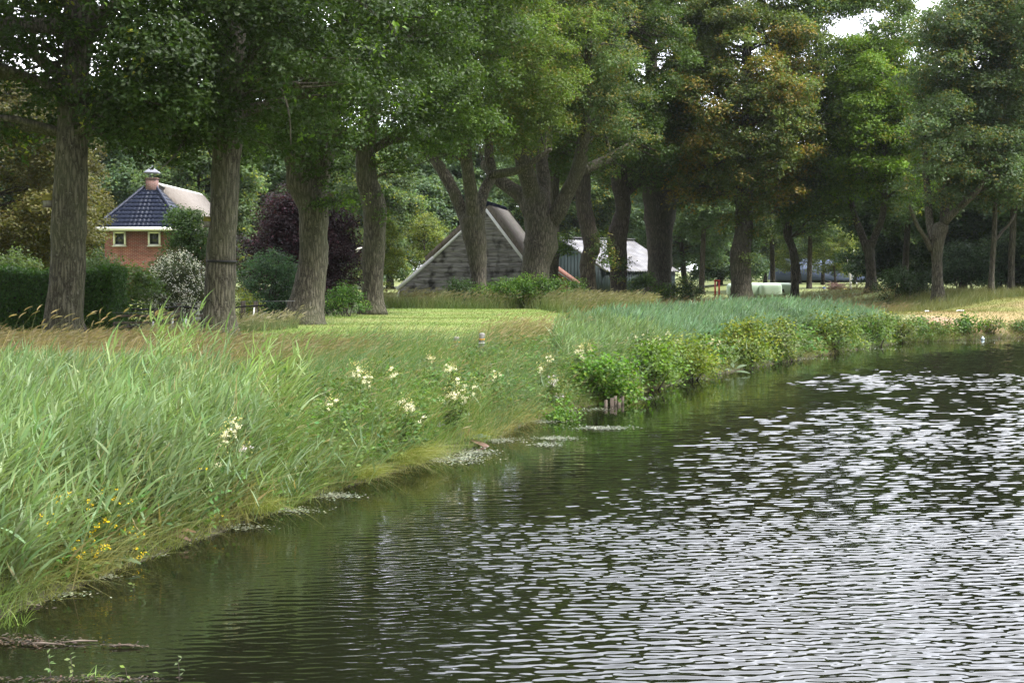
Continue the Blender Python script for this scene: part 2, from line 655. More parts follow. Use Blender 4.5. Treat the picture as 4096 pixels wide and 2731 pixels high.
def ground_z(x, y):
    x = np.asarray(x, float)
    y = np.asarray(y, float)
    d = shore(x, y)
    p = np.stack([x.ravel() * 0.35, y.ravel() * 0.35, 0 * x.ravel()], 1)
    nz = (vnoise(p).reshape(x.shape) - 0.5)
    z = np.where(d < 0, np.maximum(-1.0, d * 0.7), 0.36 * smooth(0, 0.55, d) + 0.44 * smooth(0.3, 3.2, d))
    z = z + 0.10 * nz * smooth(0.3, 3, d)
    right = smooth(17.5, 23, x) * smooth(48, 54, y)
    z = z + 0.45 * right * smooth(1.5, 7, d)
    s = (-5.5 - (x + 0.0)) - 0.27 * (56 - np.minimum(y, 56))     # left of the oak row
    past = smooth(0.4, 2.4, s) * smooth(31, 38, y) * (1 - smooth(62, 72, y))
    z = z - 0.6 * past
    z = z - 0.28 * smooth(56, 66, y) * smooth(3, 7, x) * (1 - smooth(17, 22, x)) - 0.28 * smooth(95, 105, y) * smooth(3, 7, x) * smooth(17, 22, x)
    far = smooth(26, 32, -d)                                  # the other bank, out of the frame
    z = np.where(d < -26, -1.0 + 1.8 * far, z)
    return z


xs = np.concatenate([[-900, -500, -300, -180, -110, -75, -55], np.arange(-42, 46, 0.33), [55, 75, 110, 180, 300, 500, 900]])
ys = np.concatenate([[-300, -120, -50, -20, -8, 0, 4], np.arange(7, 112, 0.33), [120, 135, 160, 200, 280, 420, 700, 1200]])
GX, GY = np.meshgrid(xs, ys)
GZ = ground_z(GX, GY)
gd = shore(GX, GY)
n1 = vnoise(np.stack([GX.ravel() * 0.5, GY.ravel() * 0.5, 0 * GX.ravel() + 3], 1)).reshape(GX.shape)
n2 = vnoise(np.stack([GX.ravel() * 1.7, GY.ravel() * 1.7, 0 * GX.ravel() + 9], 1)).reshape(GX.shape)
gc = np.zeros(GX.shape + (3,))
gc[:] = (0.085, 0.11, 0.035)
lawn_m = smooth(4.2, 6.5, gd) * smooth(24, 28, GY) * (1 - smooth(61, 64, GY)) * (1 - smooth(4.0, 6.5, GX - (GY - 30) * 0.25))
tilt = (GX * 0.35 + GY)                                         # mowing lanes run across the view
band = 0.5 + 0.5 * np.sin(tilt * 1.25 + 1.6 * n1)
lawn = np.array([0.135, 0.19, 0.042])[None, None] * (0.86 + 0.28 * n2[..., None]) 
straw = np.array([0.20, 0.212, 0.072])
k = np.clip(smooth(0.45, 0.95, band) * 0.55 + 0.35 * (n1 - 0.4), 0, 0.8)[..., None]
lawn = lawn * (1 - k) + straw * k
gc = gc * (1 - lawn_m[..., None]) + lawn * lawn_m[..., None]
rb = smooth(13.5, 16.5, GX) * smooth(46, 50, GY) * (1 - smooth(8, 11, gd)) * (gd > 0)
rbc = np.array([0.145, 0.15, 0.042])[None, None] * (0.8 + 0.4 * n2[..., None])
kk = np.clip((n1 - 0.42) * 2.2, 0, 0.8)[..., None]
rbc = rbc * (1 - kk) + np.array([0.24, 0.17, 0.085]) * kk
soil = np.exp(-(((GX - 16.6) / 1.7) ** 2 + ((GY - 53.0) / 1.3) ** 2) ** 2)[..., None]
rbc = rbc * (1 - soil) + np.array([0.33, 0.20, 0.14]) * (0.75 + 0.5 * n2[..., None]) * soil
gc = gc * (1 - rb[..., None]) + rbc * rb[..., None]
past_m = (1 - smooth(-10, -8, GX)) * smooth(37, 39, GY) * (1 - smooth(75, 85, GY))
gc = gc * (1 - past_m[..., None]) + np.array([0.21, 0.24, 0.06]) * past_m[..., None]
far_m = smooth(98, 106, GY)
gc = gc * (1 - far_m[..., None]) + np.array([0.13, 0.15, 0.05]) * far_m[..., None]
mud = (1 - smooth(0.0, 0.5, gd))
gc = gc * (1 - mud[..., None]) + np.array([0.04, 0.035, 0.022]) * mud[..., None]
g = MB()
ny, nx = GX.shape
ii = (np.arange(ny - 1)[:, None] * nx + np.arange(nx - 1)[None]).ravel()
g.add(np.stack([GX, GY, GZ], -1).reshape(-1, 3), np.stack([ii, ii + 1, ii + nx + 1, ii + nx], 1), None, gc.reshape(-1, 3))
M_ground = attrmat('ground_turf', 0.95, 0.4, 5.0, 0.7, 0.05)
tag(g.build('ground', M_ground, None, True), kind='structure')

# ------------------------------------------------------------------ water: real ripples
def water():
    rows, y = [], 1.0
    while y < 75:
        rows.append(y)
        y += 0.30 if y < 7.5 else (0.018 if y < 14 else (0.026 if y < 22 else (0.042 if y < 34 else (0.075 if y < 56 else 0.5))))
    rows = np.concatenate([[-60, -20, -6], rows, [80, 95, 130, 250, 700]])
    us = np.concatenate([[-4.0, -1.5, -0.8, -0.55], np.linspace(-0.42, 0.40, 760), [0.5, 0.7, 1.2, 3.0, 8.0]])
    Y, U = np.meshgrid(rows, us, indexing='ij')
    X = U * np.maximum(np.abs(Y), 8.0)
    d = -shore(X, Y)
    r = np.random.default_rng(21)
    H = np.zeros(X.shape)
    n = 64
    lam = np.exp(r.uniform(math.log(0.050), math.log(0.36), n))
    ang = r.normal(R(94), R(15), n)
    for l, a in zip(lam, ang):
        kx, ky = 2 * math.pi / l * math.cos(a), 2 * math.pi / l * math.sin(a)
        H += (0.0030 * (l / 0.2) ** 0.85) * (smooth(10, 25, Y) if l > 0.17 else 1.0) * np.sin(kx * X + ky * Y + r.uniform(0, 6.28))
    gust = vnoise(np.stack([X.ravel() * 0.32, Y.ravel() * 0.22, 0 * X.ravel()], 1)).reshape(X.shape)
    gust2 = vnoise(np.stack([X.ravel() * 1.1, Y.ravel() * 0.8, 0 * X.ravel() + 7], 1)).reshape(X.shape)
    amp = 0.05 + 0.95 * smooth(0.6, 4.2, d + 1.5 * (gust - 0.5))
    amp = amp * (0.55 + 0.5 * gust + 0.35 * gust2)
    amp = amp * (1 - smooth(58, 75, Y)) * smooth(3, 8, Y) * (1 + 0.9 * smooth(16, 42, Y))
    H *= amp * 0.25
    m = MB()
    a, b = X.shape
    ii = (np.arange(a - 1)[:, None] * b + np.arange(b - 1)[None]).ravel()
    m.add(np.stack([X, Y, H], -1).reshape(-1, 3), np.stack([ii, ii + 1, ii + b + 1, ii + b], 1))
    mat, t, N, L, p = newmat('canal_water')
    p.inputs['Base Color'].default_value = (0.0055, 0.0060, 0.0032, 1)
    p.inputs['Roughness'].default_value = 0.03
    p.inputs['IOR'].default_value = 1.333
    p.inputs['Specular IOR Level'].default_value = 0.5
    tag(m.build('water', mat, None, True, False), kind='structure')


water()


# ------------------------------------------------------------------ trees
def spline(P, step):
    P = np.asarray(P, float)
    Q = np.vstack([2 * P[0] - P[1], P, 2 * P[-1] - P[-2]])
    outp = []
    for i in range(1, len(Q) - 2):
        n = max(2, int(np.linalg.norm(Q[i + 1, :3] - Q[i, :3]) / step))
        for t in np.linspace(0, 1, n, endpoint=False):
            a, b, c, d = Q[i - 1], Q[i], Q[i + 1], Q[i + 2]
            outp.append(0.5 * (2 * b + (c - a) * t + (2 * a - 5 * b + 4 * c - d) * t * t + (3 * b - a - 3 * c + d) * t ** 3))
    outp.append(P[-1])
    return np.array(outp)


def project(P):
    rel = P - np.array([0, 0, CAM_Z])
    dep = rel[:, 1] * math.cos(TH) - rel[:, 2] * math.sin(TH)
    up = rel[:, 1] * math.sin(TH) + rel[:, 2] * math.cos(TH)
    return 2048 + F * rel[:, 0] / dep, 1365.5 - F * up / dep


def bough_leaves(mb, c, r, col, leaf, dens, flat=0.62, acc=None, accf=0.0, crown_c=None, lod=1.0, droop=0.0, aspect=0.62):
    """One bough: twigs spread over a flattened lump, each twig a rosette of leaves."""
    leaf = leaf * lod
    nt_ = max(4, int(dens * 44 * r * r / lod ** 1.2))
    per = max(4, int(15 / lod ** 0.8 * (0.11 / (leaf / lod)) ** 0.6))
    dv = unit(rng.normal(size=(nt_, 3)))
    dv[:, 2] = np.where(rng.random(nt_) < 0.72, np.abs(dv[:, 2]), dv[:, 2])
    rad = r * (0.35 + 0.65 * rng.random(nt_) ** 0.55)[:, None]
    off = dv * rad
    off = off * (1 + 0.35 * (vnoise(unit(off) * 2.2 + c[None] * 0.7)[:, None] - 0.5))
    off[:, 2] *= flat
    off[:, 2] -= droop * (off[:, 0] ** 2 + off[:, 1] ** 2) / r
    tw = c + off
    P = np.repeat(tw, per, 0) + rng.normal(0, 1, (nt_ * per, 3)) * np.array([1, 1, 0.7]) * (0.085 + 0.5 * leaf)
    o = np.repeat(unit(off), per, 0)
    nrm = np.array([0, 0, 0.75]) + 0.55 * o + rng.normal(0, 0.55, P.shape)
    bc = np.array(col) * (1 + rng.normal(0, 0.18))
    cc = hsvish(bc, len(P), 0.17, 0.07)
    tv = np.repeat(1 + rng.normal(0, 0.14, nt_), per)[:, None]
    cc = np.clip(cc * tv, 0.004, 0.9)
    if acc is not None and accf > 0:
        k = np.repeat(rng.random(nt_) < accf, per) & (rng.random(len(P)) < 0.85)
        cc[k] = hsvish(acc, int(k.sum()), 0.18, 0.08)
    mb.leaves(P, nrm, leaf * (0.75 + 0.5 * rng.random(len(P))), cc, aspect, 0.2)


def crown_points(base, zlo, zhi, Rm, n, hmax=0.35, inner=0.2, sq=1.0):
    pts = []
    while len(pts) < n:
        h = rng.random() ** 0.9
        if h > hmax: Rr = Rm * math.sqrt(max(0.02, 1 - ((h - hmax) / (1.0 - hmax)) ** 2))
        else: Rr = Rm * (0.72 + 0.28 * h / hmax)
        u = math.sqrt(inner + (1 - inner) * rng.random())
        a = rng.random() * 6.283
        x, y = Rr * u * math.cos(a), Rr * u * math.sin(a) * sq
        z = zlo + (zhi - zlo) * h - 0.9 * (u ** 2) * max(0, 0.4 - h)
        p = np.array([base[0] + x, base[1] + y, z])
        if all(np.linalg.norm((p - q) * np.array([1, 1, 1.4])) > 0.75 for q in pts[-60:]) or rng.random() < 0.25:
            pts.append(p)
    return np.array(pts)


def limb_path(pts, D, dd=0.0):
    """pts: (px, py, width px)."""
    P = [np.append(at(x, y, D + dd * i), w / 2 / F * D) for i, (x, y, w) in enumerate(pts)]
    return spline(P, 0.22)


def make_tree(name, label, D, limbs, crown, col, leaf=None, acc=None, accf=0.0, group=None, extra=(), mat=None, dens=1.0, cat='tree', nbranch=0.6, sprouts=()):
    leaf = leaf or max(0.105, D * 0.0017)
    mat = mat or M_bark
    base = at(limbs[0][0][0], limbs[0][0][1], D)
    gz = float(ground_z(np.array([base[0]]), np.array([base[1]]))[0])
    root = thing(name, label, cat, (base[0], base[1], gz), group)
    tb = MB()
    sk = []
    for i, lp in enumerate(limbs):
        dd = 0.0 if i == 0 else (0.35 if i % 2 else -0.35) * D / 60.0
        Q = limb_path(lp, D, dd)
        if i == 0:
            if Q[0, 2] > gz:                       # carry the trunk down into the ground
                Q = np.vstack([np.array([[Q[0, 0], Q[0, 1], gz - 0.3, Q[0, 3]]]), Q])
            h = Q[:, 2] - gz
            Q[:, 3] *= 1 + 0.45 * np.exp(-np.maximum(h, 0) / 0.32)
        if Q[-1, 3] > 0.06:                        # round the end off inside the fork
            tdir = unit(Q[-1, :3] - Q[-3, :3])
            re_ = Q[-1, 3]
            Q = np.vstack([Q] + [np.append(Q[-1, :3] + tdir * re_ * a_, re_ * b_)[None] for a_, b_ in ((0.35, 0.93), (0.65, 0.76), (0.9, 0.5), (1.02, 0.2))])
        tb.tube(Q[:, :3], Q[:, 3], 26 if D < 75 else 16, 0.07, True, 0.10)
        sk.append(Q)
    SK = np.concatenate([q[len(q) // 3:] if i == 0 else q for i, q in enumerate(sk)])
    dx, dy = crown.get('shift', (0, 0))
    zlo, zhi = crown['z']
    C = crown_points((base[0] + dx, base[1] + dy), zlo, zhi, crown['r'], crown['n'], crown.get('hmax', 0.35), crown.get('inner', 0.15))
    if 'open' in crown:                            # few boughs hang in front of this trunk
        ow, oz = crown['open']
        C = C[~((np.abs(C[:, 0] - base[0] - 0.25) < ow) & (C[:, 1] < base[1] + 0.8) & (C[:, 2] < oz))]
    rads = list(0.85 + 0.55 * rng.random(len(C)))
    ex = [(at(x, y, D + d_), r_) for (x, y, d_, r_) in extra]
    C = np.vstack([C] + [e[0][None] for e in ex]) if ex else C
    rads += [e[1] for e in ex]
    mb = MB()
    px, py = project(C)
    for c, r, qx, qy in zip(C, rads, px, py):
        outside = qy < -260 or qx < -350 or qx > 4450
        back = (c[1] - base[1]) > 0.45 * crown['r']
        lod = 2.4 if outside else (1.35 if back else 1.0)
        if callable(accf): af = accf(c, base)
        else: af = accf
        bough_leaves(mb, c, r * D ** 0 , col, leaf, dens, 0.62, acc, af, None, lod, 0.12)
        if rng.random() < nbranch and not (outside and rng.random() < 0.6):
            dist = np.linalg.norm((SK[:, :3] - c) * np.array([1, 1, 0.7]), axis=1) + 3.0 * np.maximum(0, SK[:, 2] - c[2] + 0.2)
            k = int(np.argmin(dist))
            a = SK[k, :3]
            ln = np.linalg.norm(c - a)
            mid = (a + c) / 2 + np.array([0, 0, 0.10 * ln]) + rng.normal(0, 0.06 * ln, 3)
            r0 = min(SK[k, 3] * 0.45, 0.028 + 0.022 * ln)
            Q = spline(np.array([np.append(a, r0), np.append(mid, r0 * 0.65), np.append(c, r0 * 0.22)]), max(0.3, ln / 7))
            tb.tube(Q[:, :3], np.maximum(Q[:, 3], 0.008), 6, 0.0, False)
            for _ in range(2):
                e = c + rng.normal(0, r * 0.55, 3)
                Q = spline(np.array([np.append(mid, r0 * 0.45), np.append((mid + e) / 2 + rng.normal(0, 0.1, 3), r0 * 0.3), np.append(e, r0 * 0.12)]), max(0.3, ln / 5))
                tb.tube(Q[:, :3], np.maximum(Q[:, 3], 0.006), 5, 0.0, False)
    tb.build('trunk', mat, root, True, False)
    mb.build('crown', M_leaf, root)
    if sprouts:
        for (x, y, d_, r_) in sprouts:
            sb = MB()
            bough_leaves(sb, at(x, y, D + d_), r_, np.array(col) * 1.05, leaf * 0.9, 1.3, 0.9, acc, 0.25)
            sb.build('foliage', M_leaf, root)
    return root


GREEN = (0.055, 0.095, 0.019)
DEEP = (0.036, 0.064, 0.014)
LIGHT = (0.086, 0.130, 0.024)
FRESH = (0.115, 0.195, 0.022)
OLIVE = (0.150, 0.140, 0.032)
YEL = (0.21, 0.23, 0.03)
ORA = (0.36, 0.225, 0.036)
BLUEG = (0.095, 0.150, 0.080)
ROW = 'oaks in the row along the canal bank'

make_tree('oak_tree', 'thick straight oak nearest the clipped hedge, with a nest box on its left side', 34,
          [[(262, 1385, 150), (258, 1290, 142), (274, 1000, 136), (285, 620, 124), (300, 320, 112), (322, 40, 118), (340, -400, 100), (330, -900, 70)],
           [(300, 120, 66), (200, 105, 70), (80, 98, 58), (-100, 90, 50), (-350, 20, 38)],
           [(310, 120, 50), (420, 45, 48), (560, -20, 42), (800, -160, 30)],
           [(330, 480, 44), (420, 380, 46), (560, 250, 44), (700, 120, 38), (900, -60, 26)]],
          dict(open=(1.7, 9.8), z=(5.5, 17.5), r=5.6, n=140, hmax=0.35), DEEP, 0.125, YEL, 0.03, ROW,
          extra=[(480, 360, -2, 1.1), (560, 470, -1.5, 0.9), (640, 420, -2.2, 1.0), (500, 500, -1, 0.6), (470, 260, -1.6, 1.0), (700, 300, -2, 1.1), (430, 470, -1.5, 0.6),
                 (600, 150, -2.6, 1.2), (150, 10, -2, 0.7), (90, 190, -1.5, 0.6), (20, 160, -1.5, 0.8), (200, 420, -0.6, 0.45), (180, 300, -1.0, 0.6), (760, 440, -1, 0.9), (60, 40, -2, 1.0), (430, 560, -1.6, 0.45), (600, 500, -1.8, 0.6), (330, 490, -0.8, 0.42), (420, 520, -1.6, 0.5), (20, 60, 1.5, 1.0), (80, 140, 2, 0.9), (-40, 90, 1, 1.1), (100, 330, 0.5, 0.5)])
make_tree('oak_tree', 'upright oak with a black strap round its trunk and a nest box above it', 36,
          [[(880, 1365, 128), (878, 1250, 118), (886, 1000, 113), (900, 760, 112), (912, 560, 116), (920, 330, 112), (930, 100, 104), (935, -350, 88), (925, -900, 60)],
           [(925, 330, 40), (830, 250, 40), (740, 130, 36), (620, 0, 28)],
           [(940, 300, 44), (1040, 190, 40), (1130, 60, 34), (1250, -150, 26)]],
          dict(open=(1.1, 8.2), z=(5.7, 18), r=5.4, n=140, hmax=0.35), DEEP, 0.125, FRESH, 0.05, ROW,
          extra=[(820, 420, -2, 1.0), (760, 520, -1.4, 0.85), (870, 520, -2.2, 0.7), (960, 470, -1.8, 0.85), (1010, 360, -2.5, 1.1), (820, 300, -2.4, 0.9), (790, 180, -3, 1.0), (1080, 250, -3, 1.1),
                 (1000, 120, -3.2, 1.2), (900, 60, -3.4, 1.1), (1120, 80, -3, 1.1), (690, 250, -2.5, 1.1), (700, 560, -0.6, 0.55), (1020, 560, -0.6, 0.6), (740, 40, -3, 1.1), (650, 600, -1.2, 0.5), (800, 580, -1.6, 0.5), (1000, 620, 0.5, 0.5), (930, 540, -1.8, 0.5)])
make_tree('oak_tree', 'stout leaning oak with a flared base and leafy shoots, at the mown lawn edge', 45,
          [[(1212, 1300, 165), (1226, 1230, 140), (1250, 1080, 114), (1258, 930, 116), (1250, 830, 124), (1222, 720, 140), (1195, 640, 120)],
           [(1200, 700, 92), (1168, 590, 76), (1130, 450, 66), (1080, 250, 56), (1040, -50, 44), (1020, -400, 30)],
           [(1265, 740, 92), (1290, 650, 80), (1318, 520, 68), (1345, 330, 60), (1370, 60, 50), (1380, -350, 34)],
           [(1330, 430, 36), (1420, 330, 34), (1520, 250, 28), (1640, 150, 20)]],
          dict(z=(6.3, 18), r=5.2, n=130, hmax=0.38), DEEP, 0.13, FRESH, 0.05, ROW,
          extra=[(1200, 600, -1.6, 0.8), (1290, 620, -1.8, 0.75), (1240, 690, -1.3, 0.55), (1330, 560, -1.5, 0.8), (1120, 540, -1.4, 0.85), (1060, 480, -1.6, 0.9), (1160, 400, -2.4, 1.1), (1280, 400, -2.5, 1.1),
                 (1350, 680, -0.8, 0.55), (1090, 330, -2.4, 1.1), (1220, 240, -3, 1.2), (1120, 130, -3, 1.2), (1330, 200, -3, 1.2), (1250, 60, -3.2, 1.2)],
          sprouts=[(1320, 830, -0.7, 0.5), (1370, 825, -0.4, 0.42), (1270, 830, -0.75, 0.32), (1405, 815, -0.3, 0.35), (1320, 770, -0.7, 0.42)])
make_tree('oak_tree', 'knotty oak with a kinked trunk and one long low branch, beside a leafy bush', 54,
          [[(1492, 1262, 92), (1490, 1180, 84), (1492, 1050, 86), (1498, 930, 92), (1500, 830, 98), (1468, 730, 86), (1462, 620, 78), (1474, 500, 74), (1482, 380, 72), (1488, 150, 66), (1490, -250, 46)],
           [(1490, 600, 34), (1540, 572, 36), (1600, 540, 34), (1680, 470, 28), (1780, 420, 20)],
           [(1470, 440, 34), (1400, 340, 30), (1320, 260, 22)],
           [(1490, 330, 40), (1570, 220, 36), (1640, 90, 28), (1700, -100, 20)]],
          dict(open=(1.0, 10.5), z=(7.0, 19), r=5.4, n=145, hmax=0.38), GREEN, 0.135, FRESH, 0.06, ROW,
          extra=[(1560, 470, -2, 1.0), (1640, 560, -1.5, 0.9), (1700, 480, -2.4, 1.2), (1600, 330, -3, 1.3), (1700, 280, -3.2, 1.3), (1780, 380, -2.8, 1.2), (1560, 180, -3.4, 1.3), (1680, 120, -3.4, 1.3),
                 (1440, 560, -1.0, 0.6), (1560, 640, -0.8, 0.7), (1620, 690, -0.3, 0.7), (1780, 180, -3.2, 1.3), (1830, 300, -3, 1.2), (1420, 300, -2.4, 1.1)],
          sprouts=[(1545, 890, -0.4, 0.26), (1530, 850, -0.6, 0.24), (1528, 780, -0.5, 0.25)])
make_tree('oak_tree', 'oak forking into three slim stems in front of the weathered barn gable', 64,
          [[(1915, 1180, 70), (1914, 1100, 64), (1906, 1000, 80), (1896, 930, 96), (1890, 890, 98)],
           [(1880, 930, 60), (1850, 850, 50), (1805, 745, 48), (1760, 670, 46), (1725, 610, 42), (1690, 500, 36), (1640, 330, 26)],
           [(1895, 910, 62), (1888, 800, 54), (1872, 690, 50), (1862, 590, 46), (1850, 430, 40), (1830, 200, 30), (1820, -80, 20)],
           [(1915, 920, 50), (1922, 830, 44), (1938, 760, 42), (1968, 700, 42), (1956, 620, 40), (1958, 520, 36), (1980, 340, 28), (2000, 100, 20)],
           [(1962, 700, 34), (2020, 692, 32), (2070, 682, 30), (2120, 655, 24), (2200, 600, 16)]],
          dict(z=(8.5, 20), r=5.0, n=130, hmax=0.4), LIGHT, 0.125, OLIVE, 0.12, ROW,
          extra=[(1780, 560, -2, 1.0), (1860, 520, -2.4, 1.2), (1960, 470, -2.6, 1.2), (2040, 560, -2, 1.0), (2080, 420, -2.8, 1.3), (1960, 330, -3.2, 1.4), (2080, 280, -3.2, 1.4), (1880, 380, -3.2, 1.3),
                 (2150, 480, -2.2, 1.2), (2200, 350, -2.6, 1.3), (1700, 620, -1, 0.8), (1820, 620, -1.2, 0.7), (2010, 620, -1.2, 0.7), (2110, 590, -1.2, 0.8), (2060, 130, -3.4, 1.4), (1940, 150, -3.4, 1.4), (2180, 200, -3, 1.4)])
make_tree('oak_tree', 'broad gnarled oak with big spreading limbs, beside the barn roof', 70,
          [[(2140, 1150, 104), (2146, 1060, 112), (2160, 980, 134), (2166, 920, 128), (2156, 850, 118), (2146, 800, 112)],
           [(2135, 850, 84), (2100, 800, 66), (2050, 758, 58), (1990, 716, 50), (1940, 660, 38)],
           [(2140, 810, 80), (2122, 750, 70), (2104, 690, 66), (2086, 620, 60), (2060, 500, 48), (2040, 330, 34)],
           [(2170, 830, 60), (2176, 740, 54), (2168, 640, 50), (2184, 540, 44), (2210, 380, 34), (2220, 150, 24)],
           [(2200, 890, 70), (2232, 850, 64), (2270, 770, 58), (2312, 680, 56), (2326, 610, 50), (2338, 520, 42), (2350, 330, 32), (2360, 60, 22)],
           [(2325, 680, 44), (2380, 660, 40), (2440, 630, 36), (2500, 590, 24), (2580, 540, 6)]],
          dict(z=(8.9, 20), r=5.6, n=140, hmax=0.4), (0.068, 0.108, 0.034), 0.13, OLIVE, 0.22, ROW,
          extra=[(2330, 480, -2.4, 1.2), (2420, 540, -2, 1.1), (2480, 480, -2, 1.1), (2380, 620, -1.2, 0.9), (2400, 400, -2.8, 1.3), (2500, 620, -1, 0.75), (2300, 380, -3, 1.3), (2180, 300, -3.2, 1.3), (2250, 560, -2, 0.8),
                 (2320, 220, -3.2, 1.4), (2440, 280, -3, 1.4), (2230, 100, -3.4, 1.4), (2380, 90, -3.4, 1.4), (2450, 690, -0.8, 0.6), (2570, 555, 0, 1.0), (2520, 560, -1.0, 0.9)])
make_tree('oak_tree', 'slim oak trunk half hidden behind the broad gnarled oak', 84,
          [[(2208, 1190, 52), (2210, 1080, 50), (2216, 950, 46), (2214, 800, 42), (2220, 640, 38), (2215, 400, 30), (2210, 150, 20)]],
          dict(z=(9.5, 22), r=4.5, n=90), GREEN, 0.16, FRESH, 0.04, ROW,
          sprouts=[(2250, 985, -0.9, 0.75), (2275, 1020, -0.8, 0.55), (2240, 1000, -0.9, 0.6)])
make_tree('oak_tree', 'dark curving oak with a tuft of shoots, before the green shed wall', 80,
          [[(2356, 1195, 72), (2352, 1120, 62), (2352, 1050, 60), (2368, 985, 66), (2352, 900, 66), (2334, 820, 62), (2332, 720, 60), (2342, 600, 56), (2350, 400, 44), (2345, 100, 28)]],
          dict(z=(8.0, 23), r=5.4, n=150), GREEN, 0.15, OLIVE, 0.06, ROW, mat=M_bark2,
          extra=[(2560, 500, -2, 1.3), (2600, 380, -2.4, 1.4), (2520, 300, -2.6, 1.4)],
          sprouts=[(2410, 1010, -0.9, 0.75), (2425, 1060, -0.8, 0.6), (2400, 960, -0.7, 0.5), (2440, 1030, -0.6, 0.5)])
make_tree('oak_tree', 'bulging oak trunk with an ivy patch low down and one short side limb', 86,
          [[(2474, 1200, 68), (2474, 1120, 64), (2474, 1060, 70), (2466, 980, 76), (2474, 920, 76), (2492, 850, 62), (2488, 780, 64), (2478, 720, 68), (2476, 600, 60), (2480, 350, 44), (2485, 60, 26)],
           [(2490, 790, 40), (2530, 748, 36), (2575, 715, 30), (2650, 640, 20)]],
          dict(z=(8.0, 24), r=5.6, n=160), (0.078, 0.128, 0.038), 0.155, OLIVE, 0.08, ROW, mat=M_bark2,
          extra=[(2600, 560, -2.4, 1.3), (2660, 640, -2, 1.2), (2580, 660, -1.8, 1.0), (2700, 520, -2.2, 1.3), (2560, 720, -1.2, 0.7), (2650, 420, -2.8, 1.4)],
          sprouts=[(2478, 1080, -1.0, 0.55), (2480, 1120, -1.0, 0.4), (2500, 1050, -0.9, 0.4)])
make_tree('oak_tree', 'very thick pale double-stemmed oak trunk standing past the shed', 92,
          [[(2636, 1190, 118), (2636, 1100, 98), (2638, 960, 104), (2634, 850, 120), (2622, 760, 96), (2618, 640, 84), (2610, 400, 60), (2600, 100, 36)],
           [(2655, 920, 70), (2672, 820, 76), (2678, 740, 70), (2684, 620, 60), (2700, 380, 44), (2710, 100, 26)]],
          dict(z=(7.8, 25), r=6.0, n=180), (0.080, 0.128, 0.040), 0.165, ORA, 0.06, ROW,
          extra=[(2640, 720, -2, 1.1), (2720, 700, -2.2, 1.2), (2800, 740, -2, 1.1), (2760, 820, -1.2, 0.8), (2560, 560, -2.4, 1.3), (2700, 600, -2.6, 1.3)])
make_tree('oak_tree', 'rusty orange-tinged oak with light shoots on its trunk beside the wrapped bales', 84,
          [[(2966, 1200, 88), (2964, 1120, 82), (2962, 1000, 80), (2974, 930, 74), (2976, 850, 70), (2984, 700, 62), (2990, 450, 46), (2990, 100, 28)],
           [(2880, 770, 20), (2840, 760, 22), (2800, 730, 18), (2760, 680, 12)],
           [(2976, 830, 30), (2920, 780, 28), (2870, 760, 24), (2800, 640, 16)]],
          dict(z=(6.6, 20), r=5.0, n=190, hmax=0.4), (0.094, 0.130, 0.034), 0.165, (0.215, 0.165, 0.034), lambda c, b: 0.05 if c[2] > 16.0 or c[0] < b[0] - 4.2 else (0.55 if vnoise(c[None] * 0.55)[0] > 0.52 else 0.12), ROW,
          extra=[(2900, 300, -4, 1.3), (2980, 380, -4.5, 1.4), (3060, 450, -4.5, 1.3), (2850, 450, -4.5, 1.4), (3100, 560, -4, 1.2), (3000, 560, -4.5, 1.3), (2900, 620, -4, 1.3), (3080, 680, -3.6, 1.1), (2820, 580, -4, 1.2),
                 (2960, 720, -3.5, 1.1), (3040, 740, -3, 0.9), (2860, 720, -3.2, 1.0), (2760, 360, -4, 1.3), (3140, 620, -3.4, 1.0), (2930, 790, -2, 0.8)],
          sprouts=[(3030, 880, -0.8, 0.9), (3045, 950, -0.7, 0.8), (2990, 830, -1.2, 0.9), (3050, 820, -0.8, 0.8), (2910, 900, -0.6, 0.8), (3000, 1040, -1.0, 0.45)])
make_tree('oak_tree', 'bright green leafy oak whose crown hangs lowest over the far field', 90,
          [[(3178, 1190, 34), (3180, 1090, 32), (3172, 1000, 32), (3150, 930, 32), (3170, 800, 30), (3230, 600, 26), (3260, 300, 18)],
           [(3165, 950, 20), (3120, 860, 18), (3080, 780, 14)]],
          dict(z=(5.8, 22.5), r=5.6, n=220, shift=(2.2, -2), hmax=0.42), (0.088, 0.142, 0.042), 0.16, YEL, 0.10, ROW,
          extra=[(3260, 820, -2, 1.2), (3180, 780, -2, 1.2), (3330, 880, -1.4, 1.0), (3240, 920, -1, 0.9), (3130, 880, -1, 0.8), (3330, 700, -3, 1.3), (3220, 660, -3, 1.3), (3140, 560, -3, 1.3), (3300, 560, -3.4, 1.3), (3280, 440, -3.6, 1.3), (3180, 400, -3.6, 1.3)])
make_tree('oak_tree', 'fresh yellow-green oak forking in a V at the reed bed end', 85,
          [[(3486, 1180, 46), (3484, 1100, 42), (3478, 1010, 40), (3472, 980, 42)],
           [(3468, 1000, 32), (3448, 940, 28), (3425, 880, 26), (3400, 780, 22), (3390, 600, 18), (3400, 350, 12)],
           [(3482, 990, 32), (3505, 930, 28), (3528, 870, 26), (3540, 760, 22), (3540, 550, 18), (3530, 300, 12)]],
          dict(z=(6.6, 15.6), r=4.0, n=130, hmax=0.35), FRESH, 0.15, YEL, 0.10, ROW,
          extra=[(3560, 430, -2, 1.2), (3600, 540, -2, 1.1), (3640, 620, -1.6, 1.0), (3520, 360, -2.4, 1.2), (3480, 250, -2.4, 1.1), (3420, 420, -2.6, 1.2), (3560, 700, -2, 1.1), (3460, 560, -2.8, 1.2), (3400, 700, -2, 1.0), (3500, 760, -1.6, 0.9), (3420, 180, -2, 1.0)])
